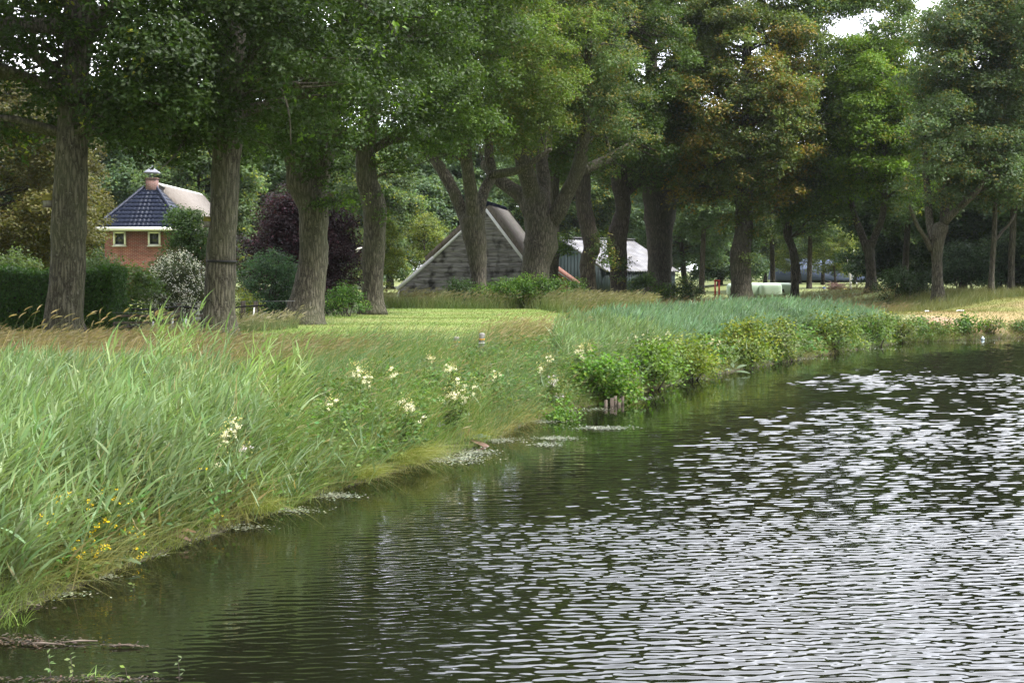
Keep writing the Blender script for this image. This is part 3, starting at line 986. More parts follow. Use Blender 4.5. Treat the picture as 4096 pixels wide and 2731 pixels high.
make_tree('oak_tree', 'large forked oak with a pale pruning scar, on the open right bank', 68,
          [[(3752, 1195, 50), (3750, 1120, 44), (3748, 1020, 46), (3752, 960, 56), (3758, 920, 62)],
           [(3735, 960, 34), (3718, 880, 32), (3712, 800, 30), (3700, 640, 24), (3690, 400, 16)],
           [(3725, 1000, 22), (3700, 950, 18), (3668, 900, 16), (3640, 830, 12)],
           [(3770, 930, 42), (3778, 860, 38), (3784, 760, 34), (3800, 560, 26), (3810, 300, 18), (3810, 60, 10)],
           [(3778, 890, 32), (3820, 846, 28), (3860, 810, 26), (3920, 750, 20), (3980, 640, 14)]],
          dict(z=(6.0, 16.6), r=3.0, n=110, hmax=0.45, shift=(2.0, 0.5)), (0.078, 0.122, 0.050), 0.14, OLIVE, 0.16, ROW,
          extra=[(3640, 760, -1.8, 0.9), (3700, 700, -2.2, 1.0), (3620, 860, -0.8, 0.6), (3760, 620, -2.6, 1.1), (3840, 700, -2, 1.0), (3700, 500, -2.4, 1.1), (3900, 560, -2.2, 1.1), (3800, 420, -2.6, 1.1), (3780, 250, -2.4, 1.1), (3820, 120, -2, 1.0), (3750, 80, -1.6, 0.9)])
make_tree('oak_tree', 'thin oak with a slanting side stem, second trunk from the right edge', 70,
          [[(3963, 1200, 26), (3966, 1100, 22), (3976, 960, 21), (3980, 850, 18), (3985, 700, 16), (3990, 450, 12)],
           [(3980, 965, 12), (4010, 925, 11), (4045, 885, 10), (4080, 800, 8)]],
          dict(z=(5.8, 15.4), r=3.2, n=90), (0.074, 0.118, 0.052), 0.14, OLIVE, 0.15, ROW,
          extra=[(3930, 760, -1.4, 0.9), (4010, 700, -1.6, 1.0), (4060, 560, -1.8, 1.0), (3960, 480, -2, 1.0), (4040, 300, -2, 1.0), (4080, 160, -1.6, 0.9), (3990, 180, -1.4, 0.9)])
make_tree('oak_tree', 'thin bare-stemmed oak at the right edge of the row', 74,
          [[(4044, 1190, 28), (4046, 1050, 26), (4052, 900, 26), (4060, 700, 22), (4065, 400, 14)]],
          dict(z=(6.2, 15.6), r=3.6, n=90, shift=(1.0, 0)), (0.074, 0.118, 0.048), 0.145, OLIVE, 0.12, ROW)

# ------------------------------------------------------------------ background trees: a few kinds, copied with trunk and crown
def proto_tree(name, h, r, zlo, col, acc, accf, nb, leaf, trunk_r, mat, kind='round'):
    root = bpy.data.objects.new(name, None)
    root.empty_display_size = 0.3
    COL.objects.link(root)
    tb = MB()
    lean = rng.normal(0, 0.02 * h, 2)
    Q = spline(np.array([[0, 0, -0.4, trunk_r * 1.3], [0, 0, 0.8, trunk_r], [lean[0] * 0.4, lean[1] * 0.4, zlo, trunk_r * 0.8], [lean[0], lean[1], h * 0.65, trunk_r * 0.45], [lean[0], lean[1], h * 0.93, trunk_r * 0.12]]), 0.5)
    tb.tube(Q[:, :3], Q[:, 3], 12, 0.06, True, 0.08)
    C = crown_points((lean[0] * 0.5, lean[1] * 0.5), zlo, h, r, nb, 0.3, 0.15)
    mb = MB()
    for c in C:
        bough_leaves(mb, c, (0.95 + 0.6 * rng.random()) * r / 4.2, col, leaf, 1.0, 0.65, acc, accf, None, 1.0, 0.1)
        if rng.random() < 0.5:
            a = Q[int(np.argmin(np.linalg.norm(Q[:, :3] - c, axis=1) + 3 * np.maximum(0, Q[:, 2] - c[2]))), :3]
            mid = (a + c) / 2 + np.array([0, 0, 0.3])
            tb.tube(spline(np.array([a, mid, c]), 0.8), np.linspace(trunk_r * 0.25, 0.02, len(spline(np.array([a, mid, c]), 0.8))), 5, 0, False)
    tb.build('trunk', mat, root, True, False)
    mb.build('crown', M_leaf, root)
    return root


def copy_tree(o):
    c = o.copy()
    COL.objects.link(c)
    for ch in o.children:
        k = ch.copy()
        COL.objects.link(k)
        k.parent = c
    return c


protos = {
    'mid': proto_tree('broadleaf_tree', 15, 4.4, 3.0, BLUEG, LIGHT, 0.15, 95, 0.26, 0.28, M_bark2),
    'mid2': proto_tree('broadleaf_tree', 14, 4.6, 2.2, (0.092, 0.140, 0.058), YEL, 0.12, 95, 0.26, 0.24, M_bark2),
    'dark': proto_tree('broadleaf_tree', 13, 4.2, 1.2, (0.052, 0.090, 0.046), GREEN, 0.2, 95, 0.24, 0.26, M_bark2),
    'olive': proto_tree('broadleaf_tree', 12, 4.3, 2.2, (0.082, 0.080, 0.026), (0.125, 0.105, 0.03), 0.16, 110, 0.17, 0.24, M_bark2),
    'small': proto_tree('young_tree', 7, 2.2, 1.6, (0.115, 0.150, 0.040), YEL, 0.2, 60, 0.15, 0.10, M_bark2),
    'thin': proto_tree('slender_tree', 14, 3.2, 4.8, (0.088, 0.138, 0.060), LIGHT, 0.2, 75, 0.24, 0.22, M_bark2),
}
used = set()


def put_tree(kind, px, D, h, r, label, group='trees growing beyond the farm'):
    p = protos[kind]
    if kind not in used:
        o = p
        used.add(kind)
    else:
        o = copy_tree(p)
    h0, r0 = dict(mid=(15, 4.4), mid2=(14, 4.6), dark=(13, 4.2), olive=(12, 4.3), small=(7, 2.2), thin=(14, 3.2))[kind]
    x = atx(px, D)
    o.location = (x, D, float(ground_z(np.array([x]), np.array([D]))[0]))
    o.scale = (r / r0, r / r0, h / h0)
    o.rotation_euler = (0, 0, random.uniform(0, 6.28))
    tag(o, label, 'tree', group)
    return o


BG = [
    ('olive', 20, 64, 10.5, 4.2, 'olive-brown tree behind the hedge at the left edge'),
    ('olive', 190, 97, 12.5, 4.0, 'olive-brown tree between the hedge tree and the brick house roof'),
    ('mid', 380, 108, 15, 5.0, 'grey-green tree rising directly left of the chimney'),
    ('mid2', 620, 112, 14.5, 5.0, 'tree with yellowish leaves right behind the chimney'),
    ('mid2', 800, 100, 12, 4.2, 'green tree behind the thatched end of the house'),
    ('dark', 130, 96, 12, 4.5, 'dark tree in the gap below the olive-brown crowns'),
    ('mid', 1010, 118, 15, 5.0, 'grey-green tree above the purple-leaved tree'),
    ('mid', 1560, 128, 14, 5.2, 'blue-green tree between the knotty oak and the barn ridge'),
    ('mid', 1730, 138, 15, 5.5, 'blue-green tree behind the left slope of the barn roof'),
    ('mid2', 1480, 102, 10, 3.4, 'olive-green tree left of the barn behind the knotty oak'),
    ('thin', 1900, 140, 16, 4.6, 'slender tree rising behind the barn peak'),
    ('mid', 2090, 150, 15, 5.5, 'blue-green tree behind the barn thatch and the broad oak'),
    ('mid2', 2290, 138, 14, 5.0, 'pale tree behind the left end of the shed roof'),
    ('mid', 2440, 145, 15, 5.2, 'blue-green tree above the middle of the shed roof'),
    ('mid2', 2590, 150, 15, 5.0, 'pale tree behind the right end of the shed roof'),
    ('mid', 2740, 132, 13.5, 4.6, 'bluish tree in the gap right of the thick double-stemmed oak'),
    ('thin', 2806, 118, 14, 3.6, 'slender tree standing above the red frame'),
    ('dark', 2880, 150, 12, 4.6, 'dark tree behind the left end of the bales'),
    ('mid2', 3060, 165, 11, 4.2, 'pale green tree behind the bales'),
    ('thin', 3236, 118, 11.5, 3.2, 'dark slender tree beside the blue-roofed farm'),
    ('thin', 3090, 125, 12, 3.4, 'slim tree standing above the bale stack'),
    ('small', 3340, 150, 6.0, 2.6, 'small leafy tree in front of the blue roof'),
    ('dark', 3570, 100, 12, 3.4, 'dark tree just right of the V-forked oak'),
    ('thin', 3618, 92, 12.5, 3.2, 'ivy-clad slender tree behind the round dark bush'),
    ('mid', 3690, 120, 13, 4.6, 'grey-green tree between bush and the scarred oak'),
    ('dark', 3850, 98, 10.5, 4.4, 'dark low-branched tree right of the scarred oak'),
    ('dark', 3990, 104, 11, 4.6, 'dark tree behind the thin oaks at the right edge'),
    ('mid', 4110, 96, 12.5, 4.4, 'tree cut by the right edge of the view'),
    ('small', 3200, 158, 6.5, 2.8, 'leafy tree in front of the left part of the blue roof'),
    ('mid2', 3420, 160, 9.0, 3.6, 'loose tree in front of the right part of the blue roof'),
    ('thin', 3290, 155, 9.5, 3.0, 'small slender tree in front of the middle of the blue roof'),
    ('mid2', 3170, 190, 14, 6.0, 'pale hazy tree behind the left end of the blue roof'),
    ('mid', 3330, 194, 15, 6.0, 'hazy tree behind the middle of the blue roof'),
    ('mid2', 3480, 190, 14, 6.0, 'pale hazy tree behind the right end of the blue roof'),
    ('mid', 4330, 80, 13, 4.6, 'unseen grey-green tree added beyond the right edge to darken the water reflections'),  # unseen trees past the right edge, added so the ripples mirror dark crowns
    ('dark', 4620, 78, 13, 4.6, 'unseen dark tree added beyond the right edge to darken the water reflections'),
    ('mid2', 4950, 82, 14, 5.0, 'unseen pale tree added farther beyond the right edge to darken the water reflections'),
    ('mid', 5350, 86, 14, 5.0, 'unseen tall tree added farthest beyond the right edge to darken the water reflections'),
    ('mid', 900, 130, 15, 5.4, 'grey-green tree between the strapped oak and the leaning oak'),
    ('mid', 1260, 140, 16, 5.6, 'blue-green tree above the right half of the purple-leaved tree'),
    ('small', 1690, 106, 5.6, 2.0, 'young yellow-green tree just left of the barn roof'),
    ('small', 1530, 74, 4.4, 1.1, 'light green leafy young tree beside the knotty oak'),
]
for b in BG:
    put_tree(*b)

# far woods that read as one mass
mb = MB()
for k in range(330):
    a = rng.uniform(-0.50, 0.48)
    D = rng.uniform(185, 250)
    c = np.array([a * D, D, rng.uniform(0.8, 13.0)])
    bough_leaves(mb, c, rng.uniform(3.0, 4.6), (0.090, 0.135, 0.068), 0.62, 0.17, 0.8, LIGHT, 0.15, None, 1.0, 0.0)
tag(mb.build('distant_woods', M_leaf), 'far hazy woodland closing off the fields', 'woods', kind='stuff')


# ------------------------------------------------------------------ shrubs
def bush(name, label, px, py, D, w, h, dep, col, leaf, n, acc=None, accf=0.0, cat='shrub', group=None, flower=None, nfl=0, lean=0.0, stem=True, flz=0.3, rr=(0.24, 0.42), aspect=0.66, dens=1.0):
    """Leafy bush whose centre bottom is at photo pixel px on the ground at depth D (py: bottom pixel or None)."""
    x = atx(px, D)
    gz = float(ground_z(np.array([x]), np.array([D]))[0])
    if py is not None: gz = float(at(px, py, D)[2])
    root = thing(name, label, cat, (x, D, gz), group)
    mb = MB()
    sb = MB()
    for _ in range(n):
        tz = rng.random() ** 0.85
        a_ = rng.random() * 6.283
        u = math.sqrt(rng.uniform(0.12, 0.95)) * math.sqrt(max(0.03, 1 - 0.9 * tz ** 2.2)) * 0.84
        c = np.array([x + math.cos(a_) * w / 2 * u + lean * tz * h + rng.normal(0, 0.05 * w), D + math.sin(a_) * dep / 2 * u, gz + h * (0.06 + 0.74 * tz)])
        r = rng.uniform(*rr) * min(w, h)
        bough_leaves(mb, c, r, col, leaf, dens * 0.11 / leaf if leaf < 0.11 else dens, 0.85, acc, accf, None, 1.0, 0.05, aspect)
        if rng.random() < 0.5:
            b0 = np.array([x + rng.normal(0, w * 0.08), D + rng.normal(0, dep * 0.08), gz - 0.05])
            P = spline(np.array([b0, (b0 + c) / 2 + np.array([0, 0, 0.08 * h]), c]), h / 6)
            sb.tube(P, np.linspace(0.012 + 0.01 * h, 0.004, len(P)), 5, 0, False)
    if sb.n: sb.build('stem', M_bark2, root, True, False)
    mb.build('foliage', M_leaf, root)
    if flower is not None:
        fb = MB()
        cl = []
        for _ in range(nfl):
            dv = unit(rng.normal(size=3))
            dv[2] = abs(dv[2]) * 1.1 - flz * 0.3
            dv[1] = -abs(dv[1])
            cl.append(np.array([x + (dv[0] + 0.12) * w * 0.56, D + dv[1] * dep * 0.62, gz + max(0.1, dv[2]) * h * 0.98]))
        cl = np.repeat(np.array(cl), 9, 0)
        P = cl + rng.normal(0, 0.045, cl.shape) * np.array([1, 1, 1.6])
        fb.leaves(P, np.array([0, -0.5, 0.5]) + rng.normal(0, 0.7, P.shape), 0.05, hsvish(flower, len(P), 0.06, 0.02), 0.9, 0.1)
        fb.build('blossom', M_flower, root)
    return root


# clipped hedge behind the nearest oak
hx0, hx1, hy0, hy1 = -20.0, -11.25, 39.6, 41.4
root = thing('hedge', 'tall clipped dark green hedge behind the thick straight oak', 'hedge', (-15, 40.5, 0.35))
hb = MB()
n = 52000
f = rng.random(n)
P = np.zeros((n, 3))
nr = np.zeros((n, 3))
zt = 2.48
fr = f < 0.55
tp = (f >= 0.55) & (f < 0.80)
sd = f >= 0.80
P[:, 0] = rng.uniform(hx0, hx1, n); P[:, 1] = rng.uniform(hy0, hy1, n); P[:, 2] = rng.uniform(0.2, zt, n)
P[fr, 1] = hy0; nr[fr] = (0, -1, 0.35)
P[tp, 2] = zt; nr[tp] = (0, 0, 1)
P[sd, 0] = hx1; nr[sd] = (1, -0.1, 0.3)
P += (vnoise(P * 2.2) - 0.5)[:, None] * 0.22 * np.where(nr != 0, np.sign(nr), 0) + rng.normal(0, 0.05, P.shape)
P[:, 2] += 0.10 * np.sin(P[:, 0] * 1.1)
hb.leaves(P, nr + rng.normal(0, 0.5, P.shape), 0.085 * (0.7 + 0.6 * rng.random(n)), hsvish((0.040, 0.090, 0.016), n, 0.22, 0.1), 0.62, 0.15)
hb.build('foliage', M_leaf, root)
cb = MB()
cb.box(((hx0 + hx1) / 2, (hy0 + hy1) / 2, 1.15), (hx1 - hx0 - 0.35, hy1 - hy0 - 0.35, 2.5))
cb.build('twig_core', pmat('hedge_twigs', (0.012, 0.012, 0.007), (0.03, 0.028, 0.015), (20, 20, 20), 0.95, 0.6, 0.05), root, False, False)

# shrubs round the house
bush('garden_shrub', 'loose pale green shrubs behind the hedge at the far left', 40, None, 52, 3.2, 2.9, 2.2, (0.085, 0.125, 0.045), 0.10, 16, LIGHT, 0.2)
bush('garden_shrub', 'green shrub between the hedge tree trunk and the brick wall', 390, None, 56, 2.2, 3.1, 1.8, (0.065, 0.110, 0.034), 0.10, 14)
bush('garden_shrub', 'leafy shrub with broad leaves right behind the hedge end', 500, None, 49, 2.1, 2.9, 1.6, (0.075, 0.125, 0.034), 0.12, 14, LIGHT, 0.2)
bush('flowering_shrub', 'big shrub covered in white blossom below the brick house', 700, None, 53, 2.9, 3.0, 2.2, (0.062, 0.085, 0.036), 0.09, 20, (0.10, 0.09, 0.05), 0.2, 'shrub', None, (0.82, 0.81, 0.80), 420)
bush('yew_tree', 'dense mid-green evergreen covering the right end of the house', 762, None, 62, 2.9, 5.7, 2.4, (0.040, 0.076, 0.020), 0.10, 75, LIGHT, 0.06, 'tree', rr=(0.16, 0.28))
bush('garden_shrub', 'small yellow-green shrub just right of the strapped oak trunk', 985, None, 50, 1.3, 2.0, 1.2, (0.12, 0.15, 0.035), 0.09, 8, YEL, 0.3)
bush('purple_beech', 'dark purple-leaved tree between the leaning oak and the knotty oak', 1205, None, 64, 5.6, 6.3, 3.6, (0.030, 0.016, 0.022), 0.11, 110, (0.075, 0.026, 0.042), 0.14, 'tree', rr=(0.14, 0.24))
bush('holly_bush', 'blue-green bush in front of the purple-leaved tree', 1080, None, 58, 2.6, 3.7, 2.0, (0.052, 0.105, 0.052), 0.10, 36, (0.10, 0.16, 0.08), 0.15, rr=(0.18, 0.30))
bush('leafy_bush', 'fresh green bush between the leaning oak and the knotty oak', 1395, None, 51.5, 1.9, 1.15, 1.3, (0.055, 0.115, 0.022), 0.085, 16, FRESH, 0.15)
bush('leafy_bush', 'dark green bush under the three-stemmed oak', 1870, None, 63, 2.2, 1.25, 1.3, (0.045, 0.088, 0.024), 0.10, 14)
bush('leafy_bush', 'wide bright green bush at the foot of the broad gnarled oak', 2110, None, 62.5, 5.4, 1.40, 1.6, (0.054, 0.112, 0.018), 0.10, 44, FRESH, 0.2)
bush('leafy_bush', 'green bush right of the orange brick annex', 2300, None, 70, 1.4, 1.3, 1.2, (0.06, 0.11, 0.024), 0.10, 9)
bush('leafy_bush', 'green bush at the foot of the thick double-stemmed oak', 2590, None, 86, 3.6, 1.6, 1.8, (0.058, 0.110, 0.024), 0.12, 18, FRESH, 0.12)
bush('leafy_bush', 'darker bush left of the red frame', 2740, None, 87, 2.6, 1.5, 1.6, (0.045, 0.090, 0.024), 0.12, 14, YEL, 0.05)
bush('broom_bush', 'round dark green bush between the V-forked and scarred oaks', 3580, None, 74, 2.3, 1.75, 1.8, (0.040, 0.075, 0.022), 0.10, 18)
bush('broom_bush', 'small dark bush close to the scarred oak trunk', 3690, None, 73, 1.5, 1.3, 1.4, (0.034, 0.064, 0.024), 0.10, 10)
bush('undergrowth_bush', 'dark undergrowth bush between the scarred oak and thin oak', 3850, None, 80, 3.4, 2.6, 2.2, (0.044, 0.078, 0.040), 0.13, 20, BLUEG, 0.3)
bush('undergrowth_bush', 'dark undergrowth bush filling the right edge behind the thin oaks', 4030, None, 84, 4.2, 3.2, 2.4, (0.042, 0.074, 0.040), 0.13, 24, BLUEG, 0.3)

# bank bushes at the water line
ALD = (0.105, 0.180, 0.022)
bush('alder_bush', 'glossy round-leaved alder bush hanging over wooden stakes in the water', 2420, None, 26.6, 1.35, 1.05, 1.1, (0.070, 0.150, 0.018), 0.075, 16, FRESH, 0.2, cat='bush', lean=0.05, rr=(0.26, 0.42), aspect=0.85)
bush('alder_bush', 'small glossy bush under the lilac-white flower heads', 2245, None, 23.6, 0.50, 0.50, 0.5, (0.075, 0.155, 0.020), 0.065, 9, FRESH, 0.2, cat='bush', aspect=0.8)
bush('alder_bush', 'light green alder bush right of the staked one', 2600, None, 29.6, 1.5, 1.0, 1.2, ALD, 0.075, 15, FRESH, 0.3, cat='bush', aspect=0.85)
bush('alder_bush', 'yellow-green bush below the cream flowers on the far bank', 2740, None, 32.2, 1.8, 1.0, 1.3, (0.13, 0.18, 0.025), 0.075, 14, YEL, 0.3, cat='bush')
bush('bramble_bush', 'tall yellowish bank bush in the middle of the reed bed edge', 2985, None, 36.4, 1.6, 1.15, 1.2, (0.115, 0.160, 0.028), 0.085, 15, YEL, 0.25, cat='bush')
bush('bramble_bush', 'low pale bush between the two tallest bank bushes', 3130, None, 38.8, 1.9, 1.05, 1.2, (0.11, 0.145, 0.04), 0.085, 13, YEL, 0.2, cat='bush')
bush('bramble_bush', 'mid-green bush overhanging the water near the reed bed end', 3330, None, 43.0, 2.2, 1.2, 1.3, (0.095, 0.145, 0.028), 0.09, 15, YEL, 0.15, cat='bush')
bush('bramble_bush', 'last green bush at the far corner of the reed bed', 3500, None, 46.6, 1.8, 1.15, 1.2, (0.085, 0.130, 0.03), 0.09, 13, YEL, 0.1, cat='bush')
bush('bramble_bush', 'grassy-looking dull bush at the reed bed corner', 3600, None, 48.8, 1.1, 0.8, 1.0, (0.10, 0.125, 0.045), 0.09, 9, OLIVE, 0.2, cat='bush')
bush('dock_bush', 'round green plant on the bare soil slope by the water', 3880, None, 51.6, 1.0, 0.62, 0.7, (0.060, 0.125, 0.022), 0.11, 10, FRESH, 0.15, cat='bush')
bush('dock_bush', 'straggly weed clump left of the pale blue ball', 3965, None, 52.2, 1.0, 0.70, 0.7, (0.095, 0.135, 0.035), 0.09, 9, (0.35, 0.28, 0.16), 0.15, cat='bush')
bush('dock_bush', 'thin upright weed in front of the bare soil', 3765, None, 50.8, 0.42, 0.55, 0.4, (0.075, 0.12, 0.03), 0.08, 5, cat='bush')
bush('dock_bush', 'low weed patch at the right edge of the bank', 4090, None, 53.2, 0.9, 0.5, 0.6, (0.07, 0.115, 0.03), 0.09, 7, cat='bush')


def gz1(x, y):
    return float(ground_z(np.array([float(x)]), np.array([float(y)]))[0])


# ------------------------------------------------------------------ brick house
def house():
    D = 80.0
    xc = atx(565, D)
    hw = 2.40
    y0, y1, yt = D, D + 4.2, D + 15
    ze, zr = float(at(565, 908, D)[2]), float(at(565, 742, D)[2])
    gz = gz1(xc, D) - 0.2
    root = thing('brick_house', 'red brick house with dark blue tiled hip roof and brick chimney', 'house', (xc, D, gz))
    m = MB()
    wx = hw - 0.32
    m.box((xc, (y0 + yt) / 2 + 0.25, (gz + ze) / 2), (2 * wx, yt - y0, ze - gz - 0.02))
    m.build('wall', M_brick, root, False, False)
    ti = 0.35                               # half width of the ridge stub at the front
    yr = y0 + 2.3
    o = 0.0
    A = np.array([[xc - hw, y0 - 0.3, ze + o], [xc + hw, y0 - 0.3, ze + o], [xc + ti, yr, zr], [xc - ti, yr, zr]])
    def tile_plane(m, b0, b1, t1, t0, rows, per=0.25, amp=0.022, lift=0.055):
        b0, b1, t1, t0 = [np.array(v, float) for v in (b0, b1, t1, t0)]
        nrm = unit(np.cross(b1 - b0, t0 - b0))
        if nrm[2] < 0: nrm = -nrm
        for k in range(rows):
            lo0, lo1 = b0 + (t0 - b0) * k / rows, b1 + (t1 - b1) * k / rows
            hi0, hi1 = b0 + (t0 - b0) * (k + 1.12) / rows, b1 + (t1 - b1) * (k + 1.12) / rows
            n_ = max(4, int(np.linalg.norm(lo1 - lo0) / per * 8))
            u = np.linspace(0, 1, n_)[:, None]
            lo_, hi_ = lo0 + (lo1 - lo0) * u, hi0 + (hi1 - hi0) * u
            dd_ = unit(b1 - b0)
            w_ = np.sin(2 * math.pi * ((lo_ - b0) @ dd_) / per)[:, None] * amp
            w2_ = np.sin(2 * math.pi * ((hi_ - b0) @ dd_) / per)[:, None] * amp
            V_ = np.vstack([lo_ + nrm * (w_ + lift), hi_ + nrm * (w2_ + 0.004), lo_ + nrm * (w_ + lift - 0.05)])
            i_ = np.arange(n_ - 1)
            m.add(V_, np.concatenate([np.stack([i_, i_ + 1, n_ + i_ + 1, n_ + i_], 1), np.stack([2 * n_ + i_, 2 * n_ + i_ + 1, i_ + 1, i_], 1)]))
    M_glaze = pmat('navy_glazed_tile', (0.010, 0.014, 0.030), (0.015, 0.020, 0.038), (3, 3, 3), 0.40, spec=0.14)
    m = MB(); m.add(A - np.array([0, 0, 0.05]), [[0, 1, 2, 3]]); tile_plane(m, A[0], A[1], A[2], A[3], 10)
    rf = m.build('roof', M_glaze, root, False, False)
    B = np.array([[xc + hw, y0 - 0.3, ze], [xc + hw, y1, ze], [xc + 0.05, y1, zr + 0.05], [xc + ti, yr, zr]])
    B2 = np.array([[xc - hw, y0 - 0.3, ze], [xc - ti, yr, zr], [xc - 0.05, y1, zr + 0.05], [xc - hw, y1, ze]])
    m = MB(); m.add(B - np.array([0, 0, 0.05]), [[0, 1, 2, 3]]); m.add(B2 - np.array([0, 0, 0.05]), [[0, 1, 2, 3]])
    tile_plane(m, B[0], B[1], B[2], B[3], 10); tile_plane(m, B2[0], B2[3], B2[2], B2[1], 10)
    m.build('side_roof', M_glaze, root, False, False)
    m = MB()
    for s in (-1, 1):
        P = spline(np.array([[xc + s * hw, y0 - 0.32, ze + 0.04], [xc + s * (hw + ti) / 2, (y0 + yr) / 2 - 0.15, (ze + zr) / 2 + 0.04], [xc + s * ti, yr, zr + 0.05]]), 0.1)
        m.tube(P, 0.085 + 0.02 * (np.arange(len(P)) % 4 == 0), 8)
    m.build('hip_tile', M_glaze, rf, True, False)
    # thatched rear roof with rounded white ridge
    m = MB()
    zt = zr + 0.28
    sec = [(-hw - 0.15, ze - 0.15), (-hw * 0.5, (ze + zt) / 2 + 0.2), (-0.35, zt - 0.05), (0, zt + 0.03), (0.35, zt - 0.05), (hw * 0.5, (ze + zt) / 2 + 0.2), (hw + 0.15, ze - 0.15), (hw - 0.1, ze - 0.35), (0, zt - 0.55), (-hw + 0.1, ze - 0.35)]
    m.prism([(xc + a, y1, b) for a, b in sec], (0, yt - y1, 0))
    m.build('thatched_roof', M_thatch_grey, root, False, False)
    m = MB()
    sec = [(-0.42, zt - 0.16), (-0.2, zt + 0.05), (0, zt + 0.12), (0.2, zt + 0.05), (0.42, zt - 0.16), (0, zt + 0.0)]
    m.prism([(xc + a, y1 - 0.1, b) for a, b in sec], (0, yt - y1 + 0.2, 0))
    m.build('ridge_cap', M_white, root, False, False)
    m = MB()
    m.box((xc, y0 - 0.30, ze - 0.11), (2 * hw + 0.05, 0.10, 0.2))
    m.box((xc + hw + 0.02, (y0 + y1) / 2, ze - 0.12), (0.10, y1 - y0 + 0.3, 0.18))
    m.build('fascia', M_white, root, False, False)
    m = MB()
    m.box((xc, y0 - 0.05, ze - 0.24), (2 * hw - 0.3, 0.45, 0.04))
    m.build('soffit', pmat('soffit_board', (0.10, 0.10, 0.09), (0.14, 0.14, 0.13), (2, 2, 2), 0.7), root, False, False)
    for wpx in (475, 614):
        c = at(wpx, 955, D)
        fm = MB()
        w2, h2, t = 0.345, 0.39, 0.085
        for s in (-1, 1):
            fm.box((c[0] + s * (w2 - t / 2), y0 + 0.19, c[2]), (t, 0.16, 2 * h2))
            fm.box((c[0], y0 + 0.192, c[2] + s * (h2 - t / 2)), (2 * (w2 - t), 0.16, t))
        fm.box((c[0], y0 + 0.14, c[2] - h2 - 0.02), (2 * w2 + 0.08, 0.22, 0.05))
        wf = fm.build('window', M_white, root, False, False)
        pm = MB(); pm.box((c[0], y0 + 0.235, c[2]), (2 * (w2 - t) + 0.02, 0.02, 2 * (h2 - t) + 0.02))
        pm.build('pane', M_glass, wf, False, False)
    c = at(566, 742, D)
    yc = yr + 0.1
    ch = MB()
    ztop = float(at(566, 706, D)[2])
    ch.box((c[0], yc, (zr - 0.4 + ztop) / 2), (0.60, 0.60, ztop - zr + 0.4))
    ch.box((c[0], yc, ztop + 0.03), (0.68, 0.68, 0.06))
    cho = ch.build('chimney', brick_mat('chimney_brick', (0.17, 0.075, 0.062), (0.13, 0.058, 0.052), (0.24, 0.20, 0.18)), root, False, False)
    cp = MB()
    z0 = float(at(566, 682, D)[2]); z1 = float(at(566, 660, D)[2])
    for sx in (-1, 1):
        for sy in (-1, 1):
            cp.box((c[0] + sx * 0.12, yc + sy * 0.12, (ztop + z0) / 2 + 0.02), (0.03, 0.03, z0 - ztop + 0.1))
    prof = [(0.43, 0), (0.36, 0.09), (0.25, 0.18), (0.13, 0.27), (0.03, 0.33)]
    rings = []
    for r_, z_ in prof:
        rings += [[c[0] - r_, yc - r_, z0 + z_], [c[0] + r_, yc - r_, z0 + z_], [c[0] + r_, yc + r_, z0 + z_], [c[0] - r_, yc + r_, z0 + z_]]
    q = [[4 * k + i, 4 * k + (i + 1) % 4, 4 * k + 4 + (i + 1) % 4, 4 * k + 4 + i] for k in range(4) for i in range(4)] + [[3, 2, 1, 0]]
    cp.add(rings, q)
    cp.lathe([(0.03, 0.33), (0.05, 0.37), (0.035, 0.41), (0.004, 0.46)], (c[0], yc, z0), 8)
    cp.build('chimney_cowl', M_metal, cho, False, False)


house()


